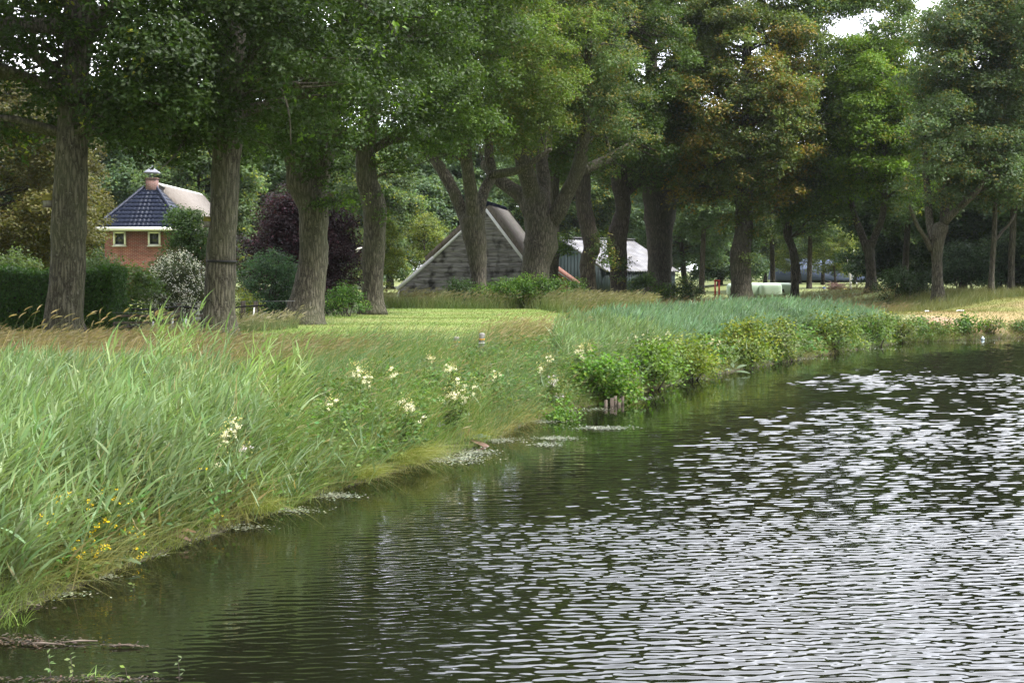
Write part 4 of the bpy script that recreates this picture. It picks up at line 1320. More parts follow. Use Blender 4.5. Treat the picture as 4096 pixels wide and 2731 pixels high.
# ------------------------------------------------------------------ weathered barn
def barn():
    D = 90.0

    def g(px, py, dd=0.0):
        p = at(px, py, D)
        return np.array([p[0], D + dd, p[2]])
    gz = gz1(atx(1900, D), D) - 0.1
    pk = g(1942, 838)
    root = thing('wooden_barn', 'old barn with grey waney-edged board gable and thatched roof', 'barn', (pk[0], D, gz))
    kink, le, re = g(1735, 1030), g(1588, 1158), g(2188, 1164)
    # gable outline as functions of z
    def xl(z):
        if z > kink[2]: return kink[0] + (z - kink[2]) / (pk[2] - kink[2]) * (pk[0] - kink[0])
        return le[0] + (z - le[2]) / (kink[2] - le[2]) * (kink[0] - le[0])
    def xr(z):
        return re[0] + (z - re[2]) / (pk[2] - re[2]) * (pk[0] - re[0])
    m = MB()
    zb = float(g(1700, 1172)[2])
    ztop = pk[2] - 0.1
    z = zb
    r = np.random.default_rng(4)
    while z < ztop:
        h = r.uniform(0.25, 0.38)
        zt = min(z + h, ztop)
        xa, xb = xl(max(z + 0.02, le[2] + 0.02)), xr(max(z + 0.02, re[2] + 0.02))
        n = max(4, int((xb - xa) / 0.12))
        X = np.linspace(xa, xb, n)
        wav = (vnoise(np.stack([X * 1.3, 0 * X + z * 7, 0 * X], 1)) - 0.5) * 0.13 + (vnoise(np.stack([X * 4, 0 * X + z * 3, 0 * X], 1)) - 0.5) * 0.05
        bot = np.stack([X, 0 * X + D - 0.075, z - 0.05 + wav], 1)
        bot2 = np.stack([X, 0 * X + D - 0.035, z - 0.05 + wav], 1)
        Xt = np.clip(X, xl(zt) + 0.0, xr(zt))
        top = np.stack([Xt, 0 * X + D - 0.012, 0 * X + zt + 0.03], 1)
        V = np.vstack([bot2, bot, top])
        i = np.arange(n - 1)
        m.add(V, np.concatenate([np.stack([n + i, n + i + 1, 2 * n + i + 1, 2 * n + i], 1), np.stack([i, i + 1, n + i + 1, n + i], 1)]))
        z = zt
    m.build('board_gable', M_wood, root, False, False)
    m = MB()
    m.prism([(le[0] + 0.15, D, gz), (re[0] - 0.15, D, gz), (re[0] - 0.1, D, re[2]), (pk[0], D, pk[2] - 0.15), (kink[0] + 0.1, D, kink[2] - 0.1), (le[0] + 0.1, D, le[2] - 0.05)], (0.9, 9.0, 0))
    m.build('brick_base', M_brick, root, False, False)
    m = MB()
    bw = 0.20
    for a, b, w in ((le, kink, 0.22), (kink, pk, 0.17), (pk, re, 0.18)):
        d = unit(b - a)
        nn = np.array([-d[2], 0, d[0]])
        m.prism([a - nn * w * 0.45 + np.array([0, -0.12, 0]), b - nn * w * 0.45 + np.array([0, -0.12, 0]), b + nn * w * 0.55 + np.array([0, -0.12, 0]), a + nn * w * 0.55 + np.array([0, -0.12, 0])], (0, 0.045, 0))
    m.build('bargeboard', M_white, root, False, False)
    # thatch slabs, running back to the right
    ax = np.array([1.15, 8.0, 0.0])
    f0 = np.array([0, -0.07, 0.0])
    def slab(mm, a, b, th, ax, over=0.05):
        d = unit(b - a)
        nn = np.array([-d[2], 0, d[0]])
        if nn[2] < 0: nn = -nn
        k = 7
        sec = [a + nn * 0.03, b + nn * 0.03]
        sec += [b + nn * th * 0.9 - d * 0.02, b + nn * th - d * 0.12]
        sec += [a + nn * th + d * 0.12, a + nn * th * 0.7 + d * 0.0]
        mm.prism([p + f0 for p in sec], ax)
    m = MB()
    lt = kink + 0.0 - unit(pk - kink) * 0.55
    slab(m, lt + np.array([0, 0, 0.10]), pk + np.array([0, 0, 0.10]), 0.33, ax)
    slab(m, re + np.array([0, 0, 0.14]), pk + np.array([0, 0, 0.12]), 0.30, ax)
    slab(m, le, lt + unit(pk - kink) * 0.3, 0.06, ax)
    th = m.build('thatched_roof', M_thatch, root, False, False)
    m = MB()
    hipb = pk + ax
    d2 = unit(re - pk)
    m.prism([hipb + np.array([-0.1, -0.1, 0.35]), hipb + np.array([0.3, -0.1, 0.35]) , re + ax + np.array([0.1, 0, 0.4]), re + ax + np.array([-0.3, 0.4, 0.1])], (0.9, 2.6, -1.9))
    m.build('hipped_end', M_thatch, th, False, False)
    m = MB()
    z0 = pk[2] + 0.38
    for k in range(18):
        c = pk + ax * (k + 0.4) / 18 + np.array([0, -0.06, 0.0])
        P = np.array([c + np.array([0, 0, 0.34]), c + np.array([0.03, 0.46, 0.33])])
        m.tube(P, [0.23, 0.20], 10)
    m.build('ridge_tile', M_tile_x, th, True, False)
    # side door frame at the left corner
    m = MB()
    m.box((le[0] + 0.12, D - 0.05, (gz + le[2]) / 2), (0.10, 0.10, le[2] - gz))
    m.build('corner_post', M_white, root, False, False)
    # orange brick annex
    ra, rb, rc = g(2165, 1040, 1.2), g(2336, 1166, 1.2), g(2165, 1166, 1.2)
    r2 = thing('brick_annex', 'small orange brick lean-to with a white sloping verge, right of the barn', 'annex', (ra[0], D + 1.2, gz))
    m = MB()
    m.prism([ra, (rb[0], rb[1], rb[2]), (rb[0], rb[1], gz), (ra[0], ra[1], gz)], (0.6, 5.0, 0))
    m.build('wall', M_orange, r2, False, False)
    m = MB()
    m.bar(ra + np.array([0, -0.06, 0.06]), rb + np.array([0.05, -0.06, 0.04]), 0.06, 0.15, (0, 1, 0))
    m.build('verge_board', M_white, r2, False, False)
    m = MB()
    d = unit(rb - ra); nn = np.array([-d[2], 0, d[0]]); nn = nn if nn[2] > 0 else -nn
    m.prism([ra + nn * 0.02, rb + nn * 0.02 + d * 0.2, rb + nn * 0.12 + d * 0.2, ra + nn * 0.12], (0.6, 5.0, 0))
    m.build('roof', pmat('orange_tile', (0.28, 0.10, 0.05), (0.36, 0.14, 0.07), (6, 6, 6), 0.8, 0.5), r2, False, False)


barn()


# ------------------------------------------------------------------ dark green shed
def shed():
    C = np.array([atx(2428, 104), 104.0]); A = np.array([atx(2250, 107), 107.0])
    wv = A - C                                     # half gable
    lv = np.array([-wv[1], wv[0]]); lv = -lv if lv[0] < 0 else lv
    lv = lv / np.linalg.norm(lv)
    Ln = 8.2
    ze, zr = 2.52, 4.85
    gz = gz1(C[0], C[1]) - 0.1
    root = thing('green_shed', 'dark green metal shed with pale corrugated roof, behind the oak trunks', 'shed', (C[0], C[1], gz))
    def p3(p, z): return np.array([p[0], p[1], z])
    B = C + 2 * wv
    m = MB()
    m.prism([p3(C, gz), p3(C, ze), p3(A, zr - 0.05), p3(B, ze), p3(B, gz)], np.append(lv * Ln, 0))
    wall = m.build('wall', pmat('green_cladding', (0.020, 0.032, 0.032), (0.030, 0.046, 0.044), (1, 1, 0.4), 0.5), root, False, False)
    m = MB()
    w = unit(wv)
    out1 = -lv
    for k in range(26):                            # cladding ribs on the gable
        t = (k + 0.5) / 26 * 2
        top = ze + (zr - ze) * (t if t < 1 else 2 - t) - 0.05
        c = C + wv * t + out1 * 0.02
        m.bar(p3(c, gz), p3(c, top), 0.045, 0.05, np.append(w, 0))
    for k in range(30):
        c = C + lv * Ln * (k + 0.5) / 30 - w * 0.02
        m.bar(p3(c, gz), p3(c, ze), 0.04, 0.05, np.append(lv, 0))
    m.build('cladding_rib', pmat('green_cladding_rib', (0.016, 0.026, 0.027), (0.024, 0.038, 0.037), (1, 1, 0.4), 0.5), root, False, False)
    M_corr = pmat('fibre_cement', (0.09, 0.09, 0.10), (0.24, 0.24, 0.255), (0.9, 0.9, 2.2), 0.6, 0.2, 0.02, c3=(0.15, 0.145, 0.14), s3=0.9)
    n = 180
    for sgn, nm in ((1, 'roof'), (-1, 'roof')):
        E = C if sgn > 0 else B
        outw = (-w if sgn > 0 else w) * 0.22
        t = np.linspace(-0.22, Ln + 0.22, n)
        wave = 0.035 * np.sin(np.arange(n) * 2 * math.pi / 6)
        eave = np.stack([E[0] + outw[0] + lv[0] * t, E[1] + outw[1] + lv[1] * t, ze - 0.08 + wave], 1)
        rid = np.stack([A[0] + lv[0] * t, A[1] + lv[1] * t, zr + 0.03 + wave], 1)
        dn = np.array([0, 0, -0.06])
        i = np.arange(n - 1)
        m = MB()
        m.add(np.vstack([eave, rid, eave + dn, rid + dn]), np.concatenate([np.stack([i, i + 1, n + i + 1, n + i], 1), np.stack([2 * n + i, 3 * n + i, 3 * n + i + 1, 2 * n + i + 1], 1), np.stack([i, 2 * n + i, 2 * n + i + 1, i + 1], 1)]))
        m.build(nm, M_corr, root, True, False)
    m = MB()
    a, b = p3(C - w * 0.22 - lv * 0.25, ze - 0.12), p3(A - lv * 0.25, zr - 0.02)
    m.bar(a, b, 0.05, 0.16)
    a2, b2 = p3(B + w * 0.22 - lv * 0.25, ze - 0.12), p3(A - lv * 0.25, zr - 0.02)
    m.bar(a2, b2, 0.05, 0.16)
    m.build('verge', M_corr, root, False, False)
    m = MB()
    m.bar(p3(A - lv * 0.2, zr + 0.09), p3(A + lv * (Ln + 0.2), zr + 0.09), 0.5, 0.07)
    m.build('ridge_cap', M_corr, root, False, False)


shed()


# ------------------------------------------------------------------ far blue-roofed farm
def farm():
    D = 172.0
    gz = gz1(50, D)
    x0, x1 = atx(3110, D), atx(3500, D)
    root = thing('long_farmhouse', 'distant long low farm building with a blue-grey tiled roof, seen between trunks', 'farmhouse', ((x0 + x1) / 2, D, gz))
    ze, zr = float(at(3300, 1117, D)[2]), float(at(3300, 1034, D)[2])
    m = MB()
    m.box(((x0 + x1) / 2, D + 3.5, (gz + ze) / 2), (x1 - x0 - 0.6, 6.4, ze - gz))
    m.build('wall', pmat('dark_board', (0.02, 0.024, 0.028), (0.035, 0.04, 0.045), (2, 2, 2), 0.8), root, False, False)
    m = MB()
    yr = D + 3.5
    m.prism([(x0, D, ze - 0.1), (x0, yr, zr), (x0, D + 7, ze - 0.1)], (x1 - x0, 0, 0))
    m.build('roof', pmat('slate_blue_tile', (0.06, 0.08, 0.13), (0.085, 0.11, 0.17), (0.4, 0.4, 5.0), 0.7, 0.25, 0.05), root, False, False)
    for px in (3300, 3400):
        m = MB()
        c = at(px, 1126, D)
        m.box((c[0], D + 0.27, c[2]), (2.2, 0.08, 0.42))
        m.build('window', M_glass, root, False, False)


farm()


# ------------------------------------------------------------------ small built things
def post(mb, px, py0, py1, D, w, tilt=0.0):
    a, b = at(px, py1, D), at(px + tilt, py0, D)
    z = gz1(a[0], a[1])
    a[2] = min(a[2], z - 0.1)
    mb.bar(a, b, w, w, (0, 1, 0))


# paddock fence with posts, rails and wires
root = thing('paddock_fence', 'weathered timber and wire paddock fence in front of the ponies', 'fence', (atx(700, 39), 39, gz1(atx(700, 39), 39)))
for px, y0, y1, w, D in ((478, 1221, 1330, 0.10, 44), (508, 1238, 1330, 0.08, 46), (628, 1236, 1330, 0.14, 41), (672, 1247, 1350, 0.16, 39), (702, 1236, 1330, 0.08, 44), (718, 1213, 1330, 0.12, 43.5),
                         (760, 1240, 1345, 0.15, 39), (972, 1203, 1310, 0.14, 47), (1023, 1205, 1310, 0.13, 48), (1158, 1205, 1310, 0.13, 50)):
    m = MB(); post(m, px, y0, y1, D, w); m.build('post', M_post, root, False, False)
for (pa, ya, Da), (pb, yb, Db), w in (((465, 1263, 39.2), (840, 1263, 40), 0.07), ((600, 1310, 38.8), (860, 1303, 40), 0.07)):
    m = MB(); m.bar(at(pa, ya, Da), at(pb, yb, Db), 0.04, w); m.build('rail', M_post, root, False, False)
M_wire = pmat('wire', (0.12, 0.125, 0.13), (0.16, 0.165, 0.17), (2, 2, 2), 0.5)
m = MB()
for pts, D in (([(440, 1216), (640, 1214), (830, 1210), (1000, 1206), (1180, 1204)], 43.4), ([(450, 1250), (610, 1252), (672, 1248), (760, 1244), (820, 1249), (860, 1249)], 39.0), ([(455, 1262), (600, 1258), (760, 1258)], 43.6),
               ([(940, 1249), (1180, 1247)], 47.0)):
    P = spline(np.array([at(x, y, D) for x, y in pts]), 0.5)
    m = MB(); m.tube(P, 0.006, 5); m.build('wire', M_wire, root, True, False)
m = MB()
for pts, D in (([(470, 1230), (540, 1237), (600, 1238), (660, 1233), (720, 1226), (790, 1233)], 43.2), ([(940, 1232), (975, 1226), (1060, 1222)], 46.8)):
    P = spline(np.array([at(x, y, D) for x, y in pts]), 0.3)
    m = MB(); m.tube(P, 0.028, 5); m.build('tape', M_dark, root, True, False)

# mesh gate
D = 38.5
a, b = at(455, 1290, D), at(600, 1293, D)
root = thing('field_gate', 'low wire mesh gate between the hedge and the fence post', 'gate', (a[0], D, gz1(a[0], D)))
m = MB()
zb = gz1(a[0], D) + 0.08
for z in (a[2], (a[2] + zb) / 2, zb):
    m.bar((a[0], D, z), (b[0], D, z), 0.04, 0.045)
m.bar((a[0], D, zb), (a[0], D, a[2]), 0.045)
m.bar((b[0], D, zb), (b[0], D, a[2]), 0.045)
m.build('gate_frame', M_post, root, False, False)
m = MB()
for k in range(1, 8):
    x = a[0] + (b[0] - a[0]) * k / 8
    m.bar((x, D + 0.03, zb), (x, D + 0.03, a[2]), 0.010)
for k in range(1, 6):
    z = zb + (a[2] - zb) * k / 6
    m.bar((a[0], D + 0.032, z), (b[0], D + 0.032, z), 0.010)
m.build('wire_mesh', M_wire, root, False, False)

# leaning white plastic fence stakes
for px, y0, y1, tl, D, lab in ((608, 1285, 1340, 5, 38, 'white fence stake right beside the thick dark gatepost'), (688, 1274, 1335, 3, 38, 'white fence stake standing upright before the brown pony'),
                               (730, 1275, 1335, 15, 38, 'white fence stake leaning to the right before the black pony'), (1008, 1230, 1278, 9, 42, 'white fence stake leaning in the grass between two oaks')):
    m = MB()
    p0, p1 = at(px, y1, D), at(px + tl, y0, D)
    p0[2] = min(p0[2], gz1(p0[0], D) - 0.05)
    P = np.array([p0, (p0 + p1) / 2, p1])
    m.tube(P, [0.022, 0.022, 0.020], 8)
    o = m.build('fence_stake', M_white, None, True, False)
    tag(o, lab, 'fence stake', 'white fence stakes')

# white cloth hung on the fence
D = 44.5
m = MB()
rr = np.random.default_rng(8)
c = at(792, 1236, D)
nu, nv = 14, 12
U, Vv = np.meshgrid(np.linspace(0, 2 * math.pi, nu, endpoint=False), np.linspace(0, 1, nv))
rad = 0.03 + 0.065 * Vv ** 1.2 + 0.022 * np.sin(U * 4 + Vv * 3) * Vv
V = np.stack([c[0] + rad * np.cos(U), c[1] + rad * np.sin(U) * 0.7, c[2] - 0.34 * Vv - 0.04 * np.sin(U * 3) * (Vv > 0.9)], -1).reshape(-1, 3)
i = np.arange(nv - 1)[:, None] * nu; j = np.arange(nu)[None]; j2 = (j + 1) % nu
m.add(V, np.stack([i + j, i + j2, i + nu + j2, i + nu + j], -1).reshape(-1, 4))
tag(m.build('hanging_cloth', pmat('dirty_cloth', (0.25, 0.25, 0.24), (0.60, 0.60, 0.58), (9, 9, 4), 0.9), None, True, False), 'tattered whitish cloth hung over the paddock fence left of the strapped oak', 'cloth')


# ponies
def pony(name, label, px, D, head, heading, col, scale, hz):
    x = atx(px, D)
    z = gz1(x, D)
    root = thing(name, label, 'pony', (x, D, z))
    root.rotation_euler = (0, 0, heading)
    root.scale = (scale,) * 3
    V = [(-0.42, 0, 0.66), (-0.52, 0, 0.62), (-0.18, 0, 0.64), (0.12, 0, 0.63), (0.40, 0, 0.66), (0.58, 0, 0.58), (0.78, 0, 0.36), (0.86, 0, 0.22), (0.98, 0, 0.08), (1.03, 0, 0.03)]
    Rd = [0.20, 0.15, 0.235, 0.235, 0.20, 0.15, 0.115, 0.10, 0.065, 0.05]
    E = [(0, 1), (0, 2), (2, 3), (3, 4), (4, 5), (5, 6), (6, 7), (7, 8), (8, 9)]
    for s in (-1, 1):
        b = len(V)
        V += [(-0.46, s * 0.12, 0.50), (-0.42, s * 0.13, 0.38), (-0.54, s * 0.13, 0.25), (-0.51, s * 0.13, 0.06), (-0.47, s * 0.13, 0.0)]
        Rd += [0.13, 0.085, 0.05, 0.04, 0.055]
        E += [(0, b), (b, b + 1), (b + 1, b + 2), (b + 2, b + 3), (b + 3, b + 4)]
        b = len(V)
        V += [(0.38, s * 0.11, 0.46), (0.39, s * 0.12, 0.30), (0.40, s * 0.12, 0.06), (0.43, s * 0.12, 0.0)]
        Rd += [0.11, 0.06, 0.04, 0.055]
        E += [(4, b), (b, b + 1), (b + 1, b + 2), (b + 2, b + 3)]
    for s in (-1, 1):
        b = len(V)
        V += [(0.80, s * 0.07, 0.36)]; Rd += [0.028]; E += [(7, b)]
    me = bpy.data.meshes.new('body')
    me.from_pydata(V, E, [])
    o = bpy.data.objects.new('body', me)
    COL.objects.link(o)
    o.parent = root
    sk = o.modifiers.new('skin', 'SKIN')
    sk.use_smooth_shade = True
    for v, r_ in zip(me.skin_vertices[0].data, Rd): v.radius = (r_, r_)
    me.skin_vertices[0].data[0].use_root = True
    ss = o.modifiers.new('sub', 'SUBSURF'); ss.levels = 2; ss.render_levels = 2
    me.materials.append(pmat(name + '_coat', tuple(c * 0.7 for c in col), col, (4, 4, 4), 0.6, spec=0.12))
    t = MB()
    o0 = np.array([x, D, z])
    n = 60
    P0 = np.array([-0.62, 0, 0.66]) + rng.normal(0, 0.02, (n, 3))
    t.blades(P0 + o0, np.array([[-0.35, 0, -1.0]]) + rng.normal(0, 0.08, (n, 3)), 0.55, 0.04, np.array([0.15, 0, -0.05]), np.tile(np.array(col) * 0.4, (n, 1)), 4)
    t.build('tail', M_grass, root)
    t = MB()
    mm = np.linspace(0.40, 0.82, 80)
    P0 = np.stack([mm, rng.normal(0, 0.02, 80), np.interp(mm, [0.40, 0.58, 0.78, 0.86], [0.85, 0.74, 0.48, 0.34])], 1)
    t.blades(P0 + o0, np.array([[0.1, -1.0, -0.6]]) + rng.normal(0, 0.1, (80, 3)), 0.22, 0.04, np.array([0, 0, -0.5]), np.tile(np.array(col) * 0.4, (80, 1)), 3)
    t.build('mane', M_grass, root)
    return root


pony('grazing_pony', 'dark brown pony grazing behind the fence, its rump towards the black pony', 662, 44.5, None, R(228), (0.034, 0.021, 0.015), 0.90, 0)
pony('grazing_pony', 'black pony grazing right behind the brown pony', 722, 46.0, None, R(118), (0.005, 0.005, 0.006), 0.86, 0)

# greenhouse
D = 60.0
root = thing('greenhouse', 'small dark greenhouse with pale gable frame behind the fence', 'greenhouse', (atx(1108, D), D, gz1(atx(1108, D), D)))
gz = gz1(atx(1108, D), D)
e0, e1, pkk = at(1037, 1187, D), at(1180, 1187, D), at(1108, 1130, D)
m = MB()
for yy in (0, 2.6):
    dv = np.array([0, yy, 0])
    m.bar(e0 + dv, pkk + dv, 0.05, 0.06); m.bar(pkk + dv, e1 + dv, 0.05, 0.06)
    for p in (e0, e1):
        m.bar(np.array([p[0], D + yy, gz]), p + dv, 0.05)
    m.bar(e0 + dv, e1 + dv, 0.03)
for p in (e0, e1, pkk):
    m.bar(p, p + np.array([0, 2.6, 0]), 0.05)
for k in (1, 2, 3):
    x = e0[0] + (e1[0] - e0[0]) * k / 4
    zt = e0[2] + (pkk[2] - e0[2]) * (1 - abs(k - 2) / 2)
    m.bar((x, D, gz), (x, D, zt), 0.02)
m.build('frame', pmat('aluminium', (0.42, 0.42, 0.42), (0.52, 0.52, 0.52), (3, 3, 3), 0.4), root, False, False)
m = MB()
m.prism([(e0[0] + 0.02, D + 0.04, gz), (e1[0] - 0.02, D + 0.04, gz), (e1[0] - 0.02, D + 0.04, e1[2] - 0.03), (pkk[0], D + 0.04, pkk[2] - 0.03), (e0[0] + 0.02, D + 0.04, e0[2] - 0.03)], (0, 2.5, 0))
m.build('glazing', M_glass, root, False, False)
# brick pier left of it
D = 59
c = at(1012, 1215, D)
zz = gz1(c[0], D)
m = MB(); m.box((c[0], D, (zz + at(1012, 1178, D)[2]) / 2), (0.30, 0.3, at(1012, 1178, D)[2] - zz)); m.box((c[0], D, at(1012, 1176, D)[2]), (0.36, 0.36, 0.05))
tag(m.build('brick_pier', brick_mat('old_brick', (0.16, 0.05, 0.04), (0.12, 0.04, 0.035), (0.2, 0.17, 0.15)), None, False, False), 'dull red brick pier just left of the greenhouse', 'pier')


# nest boxes
M_boxw = pmat('grey_box_wood', (0.15, 0.14, 0.12), (0.24, 0.225, 0.20), (12, 12, 3), 0.85)
def nest_box(px, py, D, w, h, label, side):
    c = at(px, py, D)
    root = thing('nest_box', label, 'nest box', tuple(c), 'wooden nest boxes on the oaks')
    m = MB(); m.box((c[0], c[1], c[2] - 0.06 * h), (w, w * 0.9, h * 0.55)); b = m.build('box', M_boxw, root, False, False)
    m = MB()
    z0, z1 = c[2] + h * 0.16, c[2] + h * 0.50
    m.prism([(c[0] - w * 0.58, c[1] - w * 0.62, z0 - 0.02), (c[0] + w * 0.55, c[1] - w * 0.62, z0 - 0.02), (c[0] + w * 0.5, c[1] - w * 0.2, z1), (c[0] - w * 0.5, c[1] - w * 0.2, z1)], (0, w * 1.0, 0.0))
    m.build('lid', pmat('mossy_lid', (0.15, 0.14, 0.03), (0.24, 0.22, 0.05), (8, 8, 8), 0.9), root, False, False)
    m = MB(); m.box((c[0], c[1] - 0.02, c[2] - h * 0.36), (w * 1.15, w * 1.0, 0.02)); m.build('floor_board', M_post, root, False, False)
    m = MB(); m.tube(np.array([[c[0] - w * 0.5 - 0.002, c[1], c[2] + 0.02], [c[0] - w * 0.5 + 0.02, c[1], c[2] + 0.02]]), 0.035, 12); m.build('entrance_hole', M_dark, root, True, False)
    m = MB(); m.box((c[0] + w * 0.62, c[1] + 0.02, c[2]), (w * 0.45, 0.05, 0.05)); m.build('bracket', M_post, root, False, False)


nest_box(193, 808, 33.9, 0.20, 0.34, 'wooden nest box with a mossy lid on the oak by the hedge', -1)
nest_box(831, 890, 35.9, 0.17, 0.30, 'wooden nest box with a mossy lid on the strapped oak', -1)

# strap round the second oak
c = at(887, 1045, 36)
m = MB()
aa = np.linspace(0, 2 * math.pi, 41)
P = np.stack([c[0] + 0.375 * np.cos(aa), 36 + 0.375 * np.sin(aa), c[2] - 0.004 + 0 * aa - 0.01 * np.cos(aa)], 1)
V = np.concatenate([P + [0, 0, -0.03], P + [0, 0, 0.03], (P - [c[0], 36, 0]) * [1.03, 1.03, 1] + [c[0], 36, 0.03], (P - [c[0], 36, 0]) * [1.03, 1.03, 1] + [c[0], 36, -0.03]])
n = 41; i = np.arange(40)
m.add(V, np.concatenate([np.stack([a_ * n + i, a_ * n + i + 1, b_ * n + i + 1, b_ * n + i], 1) for a_, b_ in ((0, 1), (1, 2), (2, 3), (3, 0))]))
tag(m.build('tree_strap', M_dark, None, True, False), 'black strap tied round the trunk of the upright oak', 'strap')

# bird
c = at(1437, 994, 50)
root = thing('flying_bird', 'pale flying bird with swept-back wings and forked tail beside the knotty oak', 'bird', tuple(c))
m = MB()
ax = np.array([1.0, 0.3, 0.35]); ax /= np.linalg.norm(ax)
P = np.array([c + ax * t for t in (-0.10, -0.06, 0.0, 0.05, 0.085, 0.11)])
m.tube(P, [0.008, 0.020, 0.032, 0.026, 0.020, 0.004], 10)
M_bird = pmat('pale_plumage', (0.66, 0.60, 0.54), (0.78, 0.74, 0.68), (20, 20, 20), 0.8)
m.build('body', M_bird, root, True, False)
for s in (1, -1):
    m = MB()
    sh = c + ax * 0.05
    tip = c - ax * 0.17 + np.array([0.0, 0, 0.045 * s - 0.055]) + np.array([0, 0.04 * s, 0])
    mid = (sh + tip) / 2 + np.array([0.0, 0, 0.045 * s])
    lo = (sh + tip) / 2 - np.array([-0.02, 0, 0.012])
    m.add(np.array([sh + [0, -0.01, 0], mid, tip, lo, sh + [0, 0.012, 0], mid + [0, 0.012, 0], tip + [0, 0.004, 0], lo + [0, 0.012, 0]]), [[0, 1, 2, 3], [7, 6, 5, 4], [0, 4, 5, 1], [1, 5, 6, 2], [2, 6, 7, 3], [3, 7, 4, 0]])
    m.build('wing', M_bird, root, False, False)


# concrete bollards
M_band_o = pmat('orange_band', (0.55, 0.25, 0.02), (0.62, 0.30, 0.03), (9, 9, 9), 0.6)
def bollard(px, D, top, h, w, tilt, label):
    x = atx(px, D)
    zt = float(at(px, top, D)[2])
    z = zt - h
    root = thing('concrete_bollard', label, 'bollard', (x, D, z), 'concrete bollards at the lawn edge')
    r = w / 2
    m = MB()
    m.ringtube(np.array([[x - tilt * (1 - t / h) ** 1.5, D, z + t] for t in (-0.2, 0, h * 0.45, h * 0.9, h * 0.97, h)]), [r * 1.08, r * 1.06, r, r * 0.98, r * 0.88, r * 0.5], 14)
    m.build('post', M_concrete, root, True, False)
    m = MB(); zc = z + h * 0.70
    m.ringtube(np.array([[x - tilt * 0.17, D, zc - 0.013], [x - tilt * 0.17, D, zc + 0.013]]), [r * 1.035, r * 1.035], 14); m.build('orange_band', M_band_o, root, True, False)
    m = MB(); zc = z + h * 0.54
    m.ringtube(np.array([[x - tilt * 0.3, D, zc - 0.008], [x - tilt * 0.3, D, zc + 0.008]]), [r * 1.05, r * 1.05], 14); m.build('white_band', M_white, root, True, False)


bollard(1928, 27.0, 1331, 0.42, 0.112, 0.03, 'slightly leaning concrete bollard with orange and white bands')
bollard(1826, 28.5, 1346, 0.36, 0.125, 0.0, 'blunt concrete bollard half sunk in the long grass')

# wooden stakes in the water under the alder
for k, px in enumerate((2425, 2449, 2463, 2478, 2492)):
    D = 26.0 + 0.13 * k
    m = MB()
    x = atx(px, D) 
    m.box((x, D, -0.14), (0.055 + 0.012 * (k % 2), 0.055, 0.52 + 0.05 * (k % 3)))
    tag(m.build('wooden_stake', M_post, None, False, False), 'square wooden stake standing in the water under the glossy alder bush', 'stake', 'wooden stakes under the alder bush')

# wrapped bales
M_wrap = pmat('bale_wrap', (0.33, 0.43, 0.31), (0.44, 0.53, 0.41), (1.2, 1.2, 1.2), 0.32, 0.3, 0.03, spec=0.5)
for k, (p0, p1, D, lab) in enumerate(((2908, 3010, 101.5, 'pale green wrapped bale at the left end, half behind the orange-tinged oak'), (2985, 3065, 101.0, 'pale green wrapped bale between the oak trunk and the middle bale'),
                                      (3038, 3125, 100.0, 'pale green wrapped bale in front, in the middle of the row'), (3088, 3171, 102.5, 'pale green wrapped bale at the right end with a torn dark patch'))):
    xa, xb = atx(p0, D), atx(p1, D)
    z = gz1((xa + xb) / 2, D)
    zt = float(at(p0, 1131, D)[2])
    bm = bmesh_dummy = None
    m = MB()
    w, h, d = (xb - xa), zt - z, 1.3
    nu, nv, e = 28, 16, 0.45
    th = np.linspace(0, 2 * math.pi, nu, endpoint=False)
    ph = np.linspace(-math.pi / 2, math.pi / 2, nv)
    def sp(v, p): return np.sign(v) * np.abs(v) ** p
    T, Pp = np.meshgrid(th, ph)
    V = np.stack([sp(np.cos(Pp), e) * sp(np.cos(T), e) * w / 2, sp(np.cos(Pp), e) * sp(np.sin(T), e) * d / 2, sp(np.sin(Pp), e) * h / 2], -1).reshape(-1, 3)
    V = V * (1 + 0.05 * (vnoise(V * 3 + k * 5)[:, None] - 0.5)) + np.array([(xa + xb) / 2, D, z + h / 2])
    i = np.arange(nv - 1)[:, None] * nu; j = np.arange(nu)[None]; j2 = (j + 1) % nu
    m.add(V, np.stack([i + j, i + j2, i + nu + j2, i + nu + j], -1).reshape(-1, 4))
    o = m.build('wrapped_bale', M_wrap, None, True, False)
    tag(o, lab, 'bale', 'wrapped bales in a row')
    if k == 3:
        c = at(3133, 1163, D - 0.68)
        t = MB(); t.box((c[0], D - d / 2 - 0.0, c[2]), (0.14, 0.05, 0.26), 0, R(-14)); t.build('torn_patch', M_dark, o, False, False)

# red frame
D = 96.0
z = gz1(atx(2868, D), D)
M_red = pmat('red_paint', (0.52, 0.05, 0.045), (0.60, 0.07, 0.06), (3, 3, 3), 0.5)
m = MB()
xa, xb = atx(2860, D), atx(2876, D)
zt = float(at(2868, 1124, D)[2])
m.box((xa, D, (z - 0.2 + zt) / 2), (0.10, 0.10, zt - z + 0.2)); m.box((xb, D, (z - 0.2 + zt) / 2), (0.10, 0.10, zt - z + 0.2)); m.box(((xa + xb) / 2, D - 0.003, zt + 0.02), (xb - xa + 0.14, 0.115, 0.11))
tag(m.build('red_frame', M_red, None, False, False), 'tall narrow red goal-like frame standing left of the bales', 'frame')

